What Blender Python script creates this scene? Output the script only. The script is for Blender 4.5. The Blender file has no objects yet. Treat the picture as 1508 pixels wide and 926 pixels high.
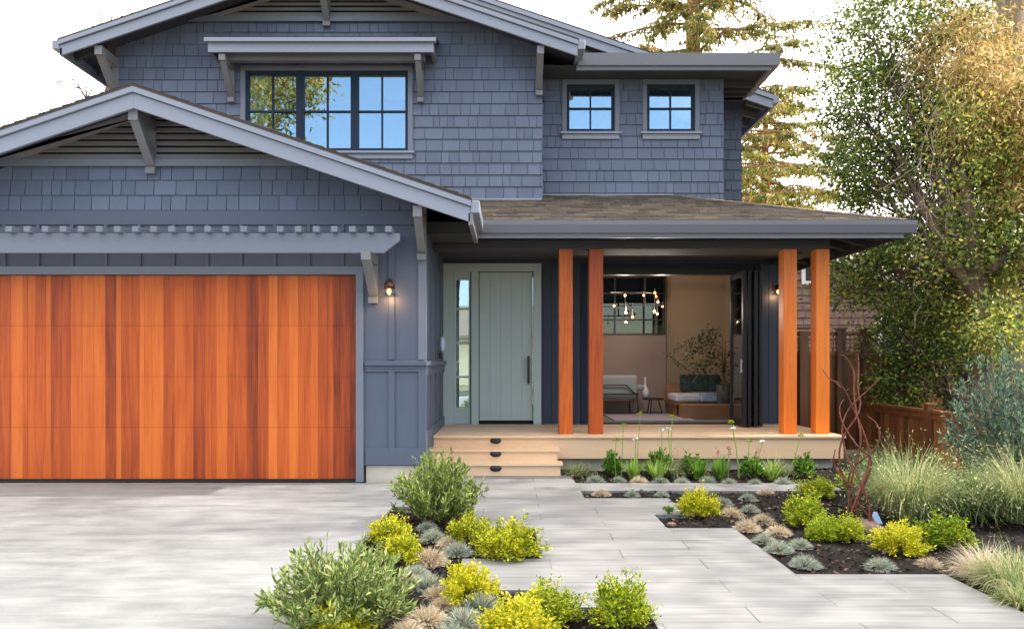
import bpy, bmesh, math, random
import numpy as np
from mathutils import Vector
R = math.radians
rng = random.Random(7)
nrg = np.random.default_rng(11)

# ------------------------------------------------------------------ camera, sky, sun, exposure
scene = bpy.context.scene
COL = scene.collection
F = 1090.0; VX = 750.0; VY = 532.0; H = 1.45         # focal length and vanishing point of the photo, eye height
cam_d = bpy.data.cameras.new("camera"); cam = bpy.data.objects.new("camera", cam_d); COL.objects.link(cam)
cam.location = (0, 0, H); cam.rotation_euler = (R(90), 0, 0)
cam_d.sensor_width = 36; cam_d.lens = F / 1508 * 36
cam_d.shift_x = (754 - VX) / 1508; cam_d.shift_y = (VY - 463) / 1508
cam_d.clip_start = 0.05; cam_d.clip_end = 2000
scene.camera = cam

SUN_EL, SUN_AZ = 46.0, 84.0       # azimuth clockwise from +Y (behind the house), so the sun stands right and a little behind
w = bpy.data.worlds.new("World"); scene.world = w; w.use_nodes = True
nt = w.node_tree; nt.nodes.clear()
out = nt.nodes.new('ShaderNodeOutputWorld'); bg = nt.nodes.new('ShaderNodeBackground')
sky = nt.nodes.new('ShaderNodeTexSky'); sky.sky_type = 'NISHITA'; sky.sun_disc = False
sky.sun_elevation = R(SUN_EL); sky.sun_rotation = R(SUN_AZ); sky.dust_density = 1.5; sky.air_density = 1.0; sky.ozone_density = 1.0
# thin bright cloud over the north half of the sky, clearer blue to the south
tc = nt.nodes.new('ShaderNodeTexCoord'); sep = nt.nodes.new('ShaderNodeSeparateXYZ')
nz = nt.nodes.new('ShaderNodeTexNoise'); nz.inputs['Scale'].default_value = 2.2; nz.inputs['Detail'].default_value = 6
ad = nt.nodes.new('ShaderNodeMath'); ad.operation = 'MULTIPLY_ADD'; ad.inputs[1].default_value = 0.9; ad.inputs[2].default_value = 0.55
ad2 = nt.nodes.new('ShaderNodeMath'); ad2.operation = 'MULTIPLY_ADD'; ad2.inputs[1].default_value = 0.9
cl = nt.nodes.new('ShaderNodeClamp')
mx = nt.nodes.new('ShaderNodeMix'); mx.data_type = 'RGBA'; mx.inputs['B'].default_value = (14.0, 13.4, 12.8, 1)
L = nt.links.new
L(tc.outputs['Generated'], sep.inputs[0]); L(tc.outputs['Generated'], nz.inputs['Vector'])
L(sep.outputs['Y'], ad.inputs[0]); L(nz.outputs['Fac'], ad2.inputs[0]); L(ad.outputs[0], ad2.inputs[2])
sb = nt.nodes.new('ShaderNodeMath'); sb.operation = 'SUBTRACT'; sb.inputs[1].default_value = 0.45
L(ad2.outputs[0], sb.inputs[0]); zt_n = nt.nodes.new('ShaderNodeMath'); zt_n.operation = 'MULTIPLY_ADD'; zt_n.inputs[1].default_value = 0.75
L(sep.outputs['Z'], zt_n.inputs[0]); L(sb.outputs[0], zt_n.inputs[2]); L(zt_n.outputs[0], cl.inputs['Value'])
L(cl.outputs[0], mx.inputs['Factor']); L(sky.outputs[0], mx.inputs['A'])
L(mx.outputs['Result'], bg.inputs['Color']); L(bg.outputs[0], out.inputs[0])
bg.inputs['Strength'].default_value = 0.15

sd = bpy.data.lights.new("sun", 'SUN'); so = bpy.data.objects.new("sun", sd); COL.objects.link(so)
sd.energy = 3.8; sd.angle = R(0.8); sd.color = (1.0, 0.93, 0.82)
el, az = R(SUN_EL), R(SUN_AZ)
sdir = Vector((math.sin(az) * math.cos(el), math.cos(az) * math.cos(el), math.sin(el)))
so.rotation_euler = sdir.to_track_quat('Z', 'Y').to_euler(); so.location = sdir * 30
scene.view_settings.view_transform = 'Standard'; scene.view_settings.look = 'None'
scene.view_settings.exposure = 1.3; scene.view_settings.gamma = 1.0
scene.cycles.use_denoising = True
scene.cycles.max_bounces = 8; scene.cycles.transparent_max_bounces = 12
scene.cycles.sample_clamp_indirect = 8

def PX(px, D): return (px - VX) * D / F
def PZ(py, D): return H + (VY - py) * D / F
def GD(py): return F * H / (py - VY)                 # distance of a ground point seen at row py

# ------------------------------------------------------------------ materials
MATS = {}
def mat(name, col=(.5, .5, .5), rough=.6, metal=0.0, spec=.5, emit=None, es=0):
    m = bpy.data.materials.new(name); m.use_nodes = True
    p = m.node_tree.nodes['Principled BSDF']
    p.inputs['Base Color'].default_value = (*col, 1); p.inputs['Roughness'].default_value = rough
    p.inputs['Metallic'].default_value = metal; p.inputs['Specular IOR Level'].default_value = spec
    if emit: p.inputs['Emission Color'].default_value = (*emit, 1); p.inputs['Emission Strength'].default_value = es
    MATS[name] = m
    return m
class N:
    """small node helper"""
    def __init__(s, m): s.t = m.node_tree; s.p = s.t.nodes['Principled BSDF']
    def n(s, ty, **k):
        x = s.t.nodes.new(ty)
        for a, b in k.items(): setattr(x, a, b)
        return x
    def l(s, a, b): s.t.links.new(a, b)
    def obj(s, scale=(1, 1, 1), loc=(0, 0, 0)):
        tc = s.n('ShaderNodeTexCoord'); mp = s.n('ShaderNodeMapping')
        mp.inputs['Scale'].default_value = scale; mp.inputs['Location'].default_value = loc
        s.l(tc.outputs['Object'], mp.inputs[0]); return mp.outputs[0]
    def noise(s, vec, scale, detail=4, rough=.55, dist=0):
        x = s.n('ShaderNodeTexNoise'); x.inputs['Scale'].default_value = scale; x.inputs['Detail'].default_value = detail
        x.inputs['Roughness'].default_value = rough; x.inputs['Distortion'].default_value = dist
        if vec is not None: s.l(vec, x.inputs['Vector'])
        return x.outputs['Fac']
    def ramp(s, fac, stops, interp='LINEAR'):
        x = s.n('ShaderNodeValToRGB'); x.color_ramp.interpolation = interp
        e = x.color_ramp.elements
        while len(e) < len(stops): e.new(0.5)
        for i, (p, c) in enumerate(stops):
            e[i].position = p; e[i].color = (*c, 1) if len(c) == 3 else c
        s.l(fac, x.inputs[0]); return x.outputs['Color']
    def math(s, op, a, b=None, c=None):
        x = s.n('ShaderNodeMath', operation=op)
        for i, v in enumerate((a, b, c)):
            if v is None: continue
            if isinstance(v, (int, float)): x.inputs[i].default_value = v
            else: s.l(v, x.inputs[i])
        return x.outputs[0]
    def mix(s, fac, a, b, blend='MIX'):
        x = s.n('ShaderNodeMix', data_type='RGBA', blend_type=blend)
        for k, v in (('Factor', fac), ('A', a), ('B', b)):
            if isinstance(v, (int, float)): x.inputs[k].default_value = v
            elif isinstance(v, tuple): x.inputs[k].default_value = (*v, 1)
            else: s.l(v, x.inputs[k])
        return x.outputs['Result']
    def bump(s, hgt, strength=.3, dist=.01):
        x = s.n('ShaderNodeBump'); x.inputs['Strength'].default_value = strength; x.inputs['Distance'].default_value = dist
        s.l(hgt, x.inputs['Height']); s.l(x.outputs[0], s.p.inputs['Normal'])
    def island(s): return s.n('ShaderNodeNewGeometry').outputs['Random Per Island']
    def color(s, c): s.l(c, s.p.inputs['Base Color'])
def cm(c, k): return tuple(min(1, x * k) for x in c)

def paint(name, col, rough=.5, var=.10, grain=(30, 30, 4), isl=0.0, spec=.4):
    m = mat(name, col, rough, spec=spec); n = N(m)
    a = n.noise(n.obj(grain), 1.6, 5, .6); b = n.noise(n.obj(), .7, 3)
    f = n.math('MULTIPLY_ADD', a, .5, n.math('MULTIPLY', b, .5))
    if isl: f = n.math('MULTIPLY_ADD', n.math('SUBTRACT', n.island(), .5), isl, f)
    n.color(n.ramp(f, [(.25, cm(col, 1 - var)), (.75, cm(col, 1 + var))]))
    n.bump(a, .18, .004)
    return m
SLATE = (.112, .136, .196)
paint('shingle_paint', SLATE, .62, .16, (60, 60, 5), isl=.32, spec=.3)
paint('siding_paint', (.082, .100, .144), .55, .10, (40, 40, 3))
paint('trim_paint', (.148, .168, .215), .5, .08, (8, 60, 60))
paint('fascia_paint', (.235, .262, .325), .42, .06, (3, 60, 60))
paint('bracket_paint', (.17, .175, .185), .5, .08, (20, 20, 8))
paint('gutter_paint', (.18, .19, .225), .32, .05, (2, 20, 20), spec=.5)
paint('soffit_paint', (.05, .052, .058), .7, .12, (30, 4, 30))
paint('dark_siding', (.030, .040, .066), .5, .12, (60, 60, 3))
paint('sage_paint', (.44, .54, .52), .38, .06, (50, 50, 3))
paint('sash_paint', (.018, .030, .055), .6, .08, spec=.15)
paint('black_frame', (.009, .011, .014), .35, .1)
paint('vent_paint', (.21, .205, .205), .6, .1, (3, 40, 40))
mat('matte_black', (.012, .012, .013), .45)
mat('iron_black', (.02, .02, .022), .35, .6)
mat('steel', (.55, .56, .58), .3, 1.0)
mat('bronze', (.09, .055, .04), .35, .8)
mat('bulb', (1, .7, .4), .3, emit=(1.0, .36, .08), es=2.5)
mat('bulb_dim', (1, .7, .4), .3, emit=(1.0, .30, .05), es=1.1)
mat('dark_void', (.006, .006, .007), .9)

def glass(name, refl=.5, tint=(.85, .92, 1.0), trans=(.75, .8, .8)):
    m = bpy.data.materials.new(name); m.use_nodes = True; t = m.node_tree; t.nodes.clear()
    o = t.nodes.new('ShaderNodeOutputMaterial'); mi = t.nodes.new('ShaderNodeMixShader')
    g = t.nodes.new('ShaderNodeBsdfGlossy'); g.inputs['Roughness'].default_value = 0.0; g.inputs['Color'].default_value = (*tint, 1)
    tr = t.nodes.new('ShaderNodeBsdfTransparent'); tr.inputs['Color'].default_value = (*trans, 1)
    lw = t.nodes.new('ShaderNodeLayerWeight'); lw.inputs[0].default_value = .25
    ma = t.nodes.new('ShaderNodeMath'); ma.operation = 'MULTIPLY_ADD'; ma.inputs[1].default_value = .5; ma.inputs[2].default_value = refl; ma.use_clamp = True
    nzz = t.nodes.new('ShaderNodeTexNoise'); nzz.inputs['Scale'].default_value = 1.3
    tcc = t.nodes.new('ShaderNodeTexCoord'); t.links.new(tcc.outputs['Object'], nzz.inputs['Vector'])
    bp = t.nodes.new('ShaderNodeBump'); bp.inputs['Strength'].default_value = .04; bp.inputs['Distance'].default_value = .02
    t.links.new(nzz.outputs['Fac'], bp.inputs['Height']); t.links.new(bp.outputs[0], g.inputs['Normal'])
    t.links.new(lw.outputs['Fresnel'], ma.inputs[0]); t.links.new(ma.outputs[0], mi.inputs[0])
    t.links.new(tr.outputs[0], mi.inputs[1]); t.links.new(g.outputs[0], mi.inputs[2]); t.links.new(mi.outputs[0], o.inputs[0])
    MATS[name] = m
glass('window_glass', .45, (.74, .93, 1.0), (.95, .97, .96))
glass('clear_glass', .10)
glass('inner_glass', .12, (.8, .85, .8), (.30, .33, .28))
glass('door_glass', .30, (.9, .95, 1))

def m_roof(name, lo, hi, tan):
    m = mat(name, lo, .9, spec=.2); n = N(m)
    g = n.noise(n.obj(), 90, 3, .7); b = n.noise(n.obj((1, 3, 3)), 2.5, 4)
    c = n.ramp(n.island(), [(0, lo), (.45, hi), (.8, cm(hi, 1.25)), (1, tan)])
    c = n.mix(n.math('MULTIPLY', b, .5), c, tan)
    c = n.mix(g, cm(lo, .7), c)
    n.color(c); n.bump(g, .6, .01)
m_roof('roof_shingle', (.06, .055, .055), (.17, .15, .13), (.38, .29, .20))
m_roof('dark_roof', (.05, .045, .045), (.09, .08, .075), (.14, .11, .09))
m_roof('pink_roof', (.40, .31, .27), (.50, .40, .34), (.55, .45, .38))

# cedar of the garage door: one board's tone from its own attribute plus stretched grain
def m_cedar(name, along='Z', ramp=None, dark=.5, gs=1.0):
    m = mat(name, (.5, .15, .03), .42, spec=.35); n = N(m)
    s1 = {'Z': (9, 9, .55), 'X': (.55, 9, 9), 'Y': (9, .55, 9)}[along]
    s2 = {'Z': (70, 70, 1.6), 'X': (1.6, 70, 70), 'Y': (70, 1.6, 70)}[along]
    at = n.n('ShaderNodeAttribute'); at.attribute_name = 'rnd'
    off = n.n('ShaderNodeVectorMath', operation='SCALE'); cx = n.n('ShaderNodeCombineXYZ')
    for k in range(3): n.l(at.outputs['Fac'], cx.inputs[k])
    n.l(cx.outputs[0], off.inputs[0]); off.inputs['Scale'].default_value = 17.3
    v1 = n.n('ShaderNodeVectorMath', operation='ADD'); n.l(n.obj(s1), v1.inputs[0]); n.l(off.outputs[0], v1.inputs[1])
    v2 = n.n('ShaderNodeVectorMath', operation='ADD'); n.l(n.obj(s2), v2.inputs[0]); n.l(off.outputs[0], v2.inputs[1])
    a = n.noise(v1.outputs[0], .8 * gs, 5, .6, 1.2); g = n.noise(v2.outputs[0], 1.0, 4, .65)
    f = n.math('ADD', n.math('MULTIPLY', at.outputs['Fac'], .52), n.math('MULTIPLY', a, .52))
    f = n.math('MULTIPLY_ADD', n.math('SUBTRACT', g, .5), .42, f)
    n.color(n.ramp(f, ramp)); n.bump(g, .15, .004)
m_cedar('cedar', 'Z', [(.15, (.030, .008, .005)), (.27, (.11, .019, .006)), (.40, (.28, .045, .009)), (.55, (.46, .082, .012)), (.74, (.61, .140, .020)), (.95, (.70, .21, .035))])
m_cedar('post_cedar', 'Z', [(.2, (.24, .042, .007)), (.42, (.56, .115, .013)), (.6, (.68, .165, .018)), (.85, (.76, .24, .034))], gs=2.2)
m_cedar('post_redwood', 'Z', [(.22, (.07, .016, .006)), (.42, (.36, .062, .009)), (.62, (.52, .10, .013)), (.85, (.62, .15, .022))], gs=2.2)
m_cedar('fence_wood', 'Z', [(.15, (.035, .015, .008)), (.45, (.16, .062, .022)), (.8, (.31, .13, .050)), (1, (.42, .21, .09))])
m_cedar('oak', 'X', [(.2, (.22, .11, .05)), (.8, (.38, .21, .10))])
m_cedar('deck_wood', 'X', [(.1, (.58, .38, .22)), (.5, (.68, .47, .29)), (.9, (.74, .54, .37))])

# paving: light cast planks with a wood grain running left to right
def m_paver():
    m = mat('paver', (.5, .5, .5), .55, spec=.35); n = N(m)
    tcn = n.n('ShaderNodeTexCoord'); sp = n.n('ShaderNodeSeparateXYZ'); n.l(tcn.outputs['Object'], sp.inputs[0])
    row = n.math('FLOOR', n.math('DIVIDE', n.math('ADD', sp.outputs['Y'], .16), .267))
    half = n.math('MULTIPLY', n.math('MODULO', row, 2), .55)
    xx = n.math('ADD', n.math('ADD', sp.outputs['X'], 50.305), half)
    colm = n.math('FLOOR', n.math('DIVIDE', xx, 1.1))
    cb = n.n('ShaderNodeCombineXYZ'); n.l(row, cb.inputs[0]); n.l(colm, cb.inputs[1])
    wn = n.n('ShaderNodeTexWhiteNoise'); n.l(cb.outputs[0], wn.inputs['Vector'])
    fx = n.math('ABSOLUTE', n.math('SUBTRACT', n.math('FRACT', n.math('DIVIDE', xx, 1.1)), .5))
    fy = n.math('ABSOLUTE', n.math('SUBTRACT', n.math('FRACT', n.math('DIVIDE', n.math('ADD', sp.outputs['Y'], .16), .267)), .5))
    jx = n.math('MULTIPLY', n.math('GREATER_THAN', fx, .4955), n.math('GREATER_THAN', n.math('FRACT', n.math('MULTIPLY', wn.outputs['Value'], 7.3)), .35)); jy = n.math('GREATER_THAN', fy, .492)
    cb2 = n.n('ShaderNodeCombineXYZ'); n.l(sp.outputs['X'], cb2.inputs[0]); n.l(sp.outputs['Y'], cb2.inputs[1])
    n.l(n.math('MULTIPLY', wn.outputs['Value'], 40), cb2.inputs[2])
    mp = n.n('ShaderNodeMapping'); mp.inputs['Scale'].default_value = (1.1, 26, 1); n.l(cb2.outputs[0], mp.inputs[0])
    g = n.noise(mp.outputs[0], 1.0, 6, .65, .5)
    mp2 = n.n('ShaderNodeMapping'); mp2.inputs['Scale'].default_value = (4, 110, 1); n.l(cb2.outputs[0], mp2.inputs[0])
    g2 = n.noise(mp2.outputs[0], 1.0, 3, .6)
    c = n.ramp(g, [(.28, (.105, .107, .113)), (.45, (.165, .167, .170)), (.6, (.21, .21, .208)), (.75, (.26, .258, .25))])
    c = n.mix(n.math('MULTIPLY', wn.outputs['Value'], .16), c, (.12, .126, .135))
    c = n.mix(n.math('MULTIPLY', g2, .25), c, (.12, .117, .114))
    c = n.mix(n.math('MULTIPLY', jy, .30), c, (.11, .105, .10)); c = n.mix(n.math('MULTIPLY', jx, .8), c, (.06, .055, .05))
    n.color(c)
    hh = n.math('SUBTRACT', n.math('MULTIPLY', g, .6), n.math('MULTIPLY', n.math('MAXIMUM', jx, jy), .8)); n.bump(hh, .25, .006)
m_paver()
def m_drive():
    m = mat('drive_concrete', (.5, .5, .48), .6, spec=.3); n = N(m)
    g = n.noise(n.obj((.8, 7, 1)), 1.2, 7, .68, .6); g2 = n.noise(n.obj((3, 60, 1)), 1.3, 4, .6); b = n.noise(n.obj((.5, 1, 1)), .8, 4)
    gr = n.noise(n.obj(), 240, 2, .7); sg_ = n.noise(n.obj((1, 1.6, 1)), 3.5, 6, .7)
    f = n.math('ADD', n.math('MULTIPLY', g, .32), n.math('ADD', n.math('MULTIPLY', g2, .16), n.math('ADD', n.math('MULTIPLY', b, .18), n.math('ADD', n.math('MULTIPLY', sg_, .24), n.math('MULTIPLY', gr, .10)))))
    n.color(n.ramp(f, [(.40, (.115, .119, .121)), (.47, (.162, .168, .170)), (.53, (.197, .203, .204)), (.60, (.245, .25, .248))])); n.bump(g2, .15, .004)
m_drive()
def m_mix(name, c1, c2, scale=6, rough=.85, bs=.4, bd=.01, detail=6, stretch=(1, 1, 1), spec=.2, lo=.3, hi=.7):
    m = mat(name, c1, rough, spec=spec); n = N(m); a = n.noise(n.obj(stretch), scale, detail, .65)
    n.color(n.ramp(a, [(lo, c1), (hi, c2)])); n.bump(a, bs, bd); return m
m_mix('foundation', (.42, .38, .31), (.52, .48, .40), 5, .8, .2, .004)
m_mix('mulch', (.002, .002, .002), (.018, .014, .012), 40, .95, 1.0, .03, 8)
m_mix('soil', (.05, .04, .03), (.16, .12, .08), 3, .95, .5, .03)
m_mix('dry_lawn', (.06, .08, .03), (.2, .19, .09), 3, .95, .5, .03)
m_mix('asphalt', (.04, .04, .04), (.07, .07, .07), 30, .9)
m_mix('bark', (.06, .04, .03), (.20, .14, .10), 9, .9, .8, .03, stretch=(2, 2, .4))
m_mix('pale_bark', (.22, .18, .15), (.48, .40, .34), 9, .9, .6, .02, stretch=(2, 2, .4))
m_mix('orange_bark', (.20, .09, .04), (.42, .22, .11), 8, .9, .8, .03, stretch=(2, 2, .4))
m_mix('twig', (.10, .075, .05), (.22, .17, .11), 12, .8)
m_mix('rust', (.06, .022, .015), (.22, .075, .05), 30, .75, .4, .004)
m_mix('stone', (.10, .065, .05), (.22, .15, .12), 12, .8, .5, .01)
m_mix('plaster', (.32, .25, .22), (.36, .285, .25), 1.5, .9, .05)
m_mix('warm_plaster', (.30, .23, .155), (.33, .255, .17), 1.5, .9, .05)
m_mix('room_floor', (.20, .17, .16), (.30, .27, .26), 3, .5, stretch=(1, 12, 1))
m_mix('rug', (.34, .30, .33), (.46, .42, .45), 60, 1.0, .5, .004)
m_mix('grey_fabric', (.25, .27, .27), (.34, .36, .36), 70, .95, .3, .002)
m_mix('pale_fabric', (.55, .55, .56), (.68, .68, .68), 70, .95, .3, .002)
m_mix('teal_fabric', (.02, .04, .04), (.045, .075, .07), 50, .95, .3, .002)
m_mix('pot_grey', (.06, .06, .065), (.11, .11, .12), 14, .8)
m_mix('ceramic_white', (.62, .60, .57), (.75, .73, .7), 8, .3)
m_mix('curtain', (.66, .76, .52), (.82, .88, .68), 1, .9, stretch=(40, 1, .3))
m_mix('brown_shingle', (.13, .085, .07), (.24, .17, .145), 2.2, .85, .3, .01, stretch=(2, 2, 6))
m_mix('cream_wall', (.50, .46, .34), (.62, .58, .44), 2, .8)
m_mix('white_trim', (.62, .63, .66), (.72, .73, .75), 4, .5, .05)
m_mix('grey_rock_wall', (.38, .36, .28), (.62, .6, .48), 5, .8)
mat('car_white', (.7, .7, .7), .2, .0)
mat('tag_blue', (.35, .5, .75), .35)
mat('flower_white', (.75, .78, .72), .6); mat('flower_pink', (.5, .10, .16), .6)
mat('cushion_blue', (.42, .50, .62), .8)

def leafm(name, stops, trans=.35, rough=.5, spec=.35, obj=0.0):
    m = mat(name, stops[0][1], rough, spec=spec); n = N(m)
    f = n.island()
    if obj:
        oi = n.n('ShaderNodeObjectInfo'); f = n.math('MULTIPLY_ADD', n.math('SUBTRACT', oi.outputs['Random'], .5), obj, f)
    c = n.ramp(f, stops); n.color(c)
    tr = n.n('ShaderNodeBsdfTranslucent'); n.l(c, tr.inputs['Color'])
    mi = n.n('ShaderNodeMixShader'); mi.inputs[0].default_value = trans
    o = [x for x in n.t.nodes if x.type == 'OUTPUT_MATERIAL'][0]
    n.l(n.p.outputs[0], mi.inputs[1]); n.l(tr.outputs[0], mi.inputs[2]); n.l(mi.outputs[0], o.inputs[0])
leafm('gold_leaf', [(0, (.10, .16, .012)), (.3, (.30, .36, .015)), (.65, (.56, .54, .02)), (1, (.76, .66, .035))], obj=.4)
leafm('lime_leaf', [(0, (.07, .14, .015)), (.35, (.21, .32, .018)), (.75, (.42, .48, .02)), (1, (.64, .60, .04))], obj=.3)
leafm('olive_leaf', [(0, (.08, .13, .03)), (.4, (.18, .27, .06)), (.75, (.34, .44, .10)), (1, (.60, .66, .22))])
leafm('silver_olive', [(0, (.08, .13, .035)), (.4, (.20, .29, .08)), (.75, (.38, .47, .14)), (1, (.68, .72, .32))])
leafm('blue_blade', [(0, (.12, .17, .14)), (.45, (.25, .33, .28)), (.75, (.42, .46, .36)), (1, (.60, .46, .31))], .25)
leafm('tan_blade', [(0, (.36, .24, .14)), (.35, (.58, .42, .28)), (.65, (.42, .46, .38)), (1, (.74, .60, .42))], .25)
leafm('straw_blade', [(0, (.07, .12, .04)), (.4, (.21, .29, .10)), (.75, (.42, .45, .19)), (1, (.74, .64, .38))], .35)
leafm('green_blade', [(0, (.04, .09, .025)), (.5, (.10, .18, .05)), (1, (.22, .28, .10))], .3)
leafm('lime_blade', [(0, (.12, .24, .03)), (.5, (.25, .40, .06)), (1, (.42, .55, .14))], .35)
leafm('fresh_leaf', [(0, (.05, .14, .02)), (.5, (.12, .27, .03)), (1, (.28, .46, .06))], .35)
leafm('dark_leaf', [(0, (.03, .06, .018)), (.4, (.09, .15, .032)), (.75, (.20, .27, .05)), (1, (.46, .46, .08))], .4)
leafm('mid_leaf', [(0, (.08, .12, .025)), (.45, (.20, .28, .05)), (.75, (.42, .44, .08)), (1, (.70, .58, .14))], .35)
leafm('orange_leaf', [(0, (.14, .17, .04)), (.25, (.34, .28, .08)), (.6, (.62, .42, .16)), (1, (.80, .60, .30))], .4)
leafm('redwood_leaf', [(0, (.05, .07, .018)), (.4, (.14, .16, .032)), (.75, (.28, .24, .05)), (1, (.48, .30, .08))], .4)
leafm('redwood_green', [(0, (.05, .07, .012)), (.4, (.16, .18, .025)), (.8, (.34, .30, .045)), (1, (.52, .37, .07))], .4)
leafm('bluegreen_leaf', [(0, (.04, .09, .07)), (.45, (.11, .20, .15)), (.8, (.22, .33, .22)), (1, (.46, .50, .26))], .3)
leafm('hedge_leaf', [(0, (.06, .12, .03)), (1, (.2, .32, .08))], .3)
leafm('room_leaf', [(0, (.02, .04, .02)), (1, (.06, .09, .04))], .3)
leafm('chip', [(0, (.008, .006, .005)), (.6, (.035, .024, .018)), (.9, (.09, .06, .045)), (1, (.2, .15, .11))], .0, .9, .1)

# ------------------------------------------------------------------ mesh helpers
WL = {}
def finish(o, parent=None, local=False):
    COL.objects.link(o)
    if parent is not None:
        o.parent = parent
        if not local:
            o.location = -WL[parent]
            WL[o] = Vector((0, 0, 0))
        else:
            WL[o] = WL.get(parent, Vector((0, 0, 0))).copy()
    else:
        WL[o] = Vector(o.location)
    return o
def tag(o, label=None, cat=None, group=None, kind=None):
    for k, v in (('label', label), ('category', cat), ('group', group), ('kind', kind)):
        if v: o[k] = v
    return o
def empty(name, loc=(0, 0, 0), label=None, cat=None, group=None):
    o = bpy.data.objects.new(name, None); o.empty_display_size = .2; o.location = loc
    COL.objects.link(o); WL[o] = Vector(loc); tag(o, label, cat, group); return o
class MB:
    def __init__(s): s.v = []; s.f = []; s.r = []; s.use_r = False
    def poly(s, pts, r=None):
        b = len(s.v); s.v += [tuple(p) for p in pts]; s.f.append(tuple(range(b, b + len(pts)))); s.r.append(r or 0)
    def add(s, vs, fs, r=0):
        b = len(s.v); s.v += [tuple(p) for p in vs]; s.f += [tuple(i + b for i in f) for f in fs]; s.r += [r] * len(fs)
        if r: s.use_r = True
    def box(s, x0, x1, y0, y1, z0, z1, r=0):
        s.add([(x0, y0, z0), (x1, y0, z0), (x1, y1, z0), (x0, y1, z0), (x0, y0, z1), (x1, y0, z1), (x1, y1, z1), (x0, y1, z1)],
              [(0, 3, 2, 1), (4, 5, 6, 7), (0, 1, 5, 4), (1, 2, 6, 5), (2, 3, 7, 6), (3, 0, 4, 7)], r)
    def prism(s, pts, d, r=0):
        """pts: planar polygon of 3D points, d: extrusion vector"""
        n = len(pts); d = Vector(d); a = [Vector(p) for p in pts]
        nn = Vector((0, 0, 0))
        for i in range(n): nn += (a[i]).cross(a[(i + 1) % n])
        if nn.dot(d) > 0: a = a[::-1]
        s.add(a + [p + d for p in a], [tuple(range(n)), tuple(range(2 * n - 1, n - 1, -1))] +
              [(i, n + i, n + (i + 1) % n, (i + 1) % n) for i in range(n)], r)
    def yz(s, x0, x1, pts, r=0): s.prism([(x0, y, z) for y, z in pts], (x1 - x0, 0, 0), r)
    def xz(s, y0, y1, pts, r=0): s.prism([(x, y0, z) for x, z in pts], (0, y1 - y0, 0), r)
    def xy(s, z0, z1, pts, r=0): s.prism([(x, y, z0) for x, y in pts], (0, 0, z1 - z0), r)
    def tube(s, pts, rad, n=6, r=0, cap=True):
        pts = [Vector(p) for p in pts]; k = len(pts)
        if not hasattr(rad, '__len__'): rad = [rad] * k
        b = len(s.v); up = None
        for i, p in enumerate(pts):
            t = (pts[min(i + 1, k - 1)] - pts[max(i - 1, 0)]); t = t.normalized() if t.length > 1e-9 else Vector((0, 0, 1))
            if up is None: up = Vector((1, 0, 0)) if abs(t.x) < .9 else Vector((0, 1, 0))
            a = (up - t * up.dot(t)); a = a.normalized() if a.length > 1e-6 else t.orthogonal().normalized(); up = a; c = t.cross(a)
            for j in range(n):
                q = 2 * math.pi * j / n; s.v.append(tuple(p + (a * math.cos(q) + c * math.sin(q)) * rad[i]))
        for i in range(k - 1):
            for j in range(n):
                s.f.append((b + i * n + j, b + i * n + (j + 1) % n, b + (i + 1) * n + (j + 1) % n, b + (i + 1) * n + j)); s.r.append(r)
        if cap:
            s.f.append(tuple(b + j for j in range(n))[::-1]); s.r.append(r)
            s.f.append(tuple(b + (k - 1) * n + j for j in range(n))); s.r.append(r)
    def lathe(s, c, prof, n=16):
        s_b = len(s.v)
        for (rr, z) in prof:
            for j in range(n):
                q = 2 * math.pi * j / n; s.v.append((c[0] + rr * math.cos(q), c[1] + rr * math.sin(q), c[2] + z))
        for i in range(len(prof) - 1):
            for j in range(n):
                s.f.append((s_b + i * n + j, s_b + i * n + (j + 1) % n, s_b + (i + 1) * n + (j + 1) % n, s_b + (i + 1) * n + j)); s.r.append(0)
    def ball(s, c, rx, ry=None, rz=None, n=10, m=7):
        ry = ry or rx; rz = rz or rx
        b = len(s.v)
        for i in range(m + 1):
            t = math.pi * i / m
            for j in range(n):
                q = 2 * math.pi * j / n; s.v.append((c[0] + rx * math.sin(t) * math.cos(q), c[1] + ry * math.sin(t) * math.sin(q), c[2] + rz * math.cos(t)))
        for i in range(m):
            for j in range(n):
                s.f.append((b + i * n + j, b + (i + 1) * n + j, b + (i + 1) * n + (j + 1) % n, b + i * n + (j + 1) % n)); s.r.append(0)
    def mesh(s, name, m, smooth=False):
        me = bpy.data.meshes.new(name); me.from_pydata(s.v, [], s.f); me.materials.append(MATS[m] if isinstance(m, str) else m)
        if s.use_r:
            at = me.attributes.new('rnd', 'FLOAT', 'FACE'); at.data.foreach_set('value', np.array(s.r, dtype=np.float32))
        if smooth: me.polygons.foreach_set('use_smooth', [True] * len(me.polygons))
        me.update(); return me
    def build(s, name, m, parent=None, smooth=False, bevel=0, local=False):
        o = bpy.data.objects.new(name, s.mesh(name, m, smooth))
        if bevel:
            b = o.modifiers.new('bevel', 'BEVEL'); b.width = bevel; b.segments = 2; b.limit_method = 'ANGLE'
        return finish(o, parent, local)
def mk(name, m, parent=None, **k):
    """decorator-free shortcut: returns (mb, finish function)"""
    mb = MB(); return mb

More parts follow.
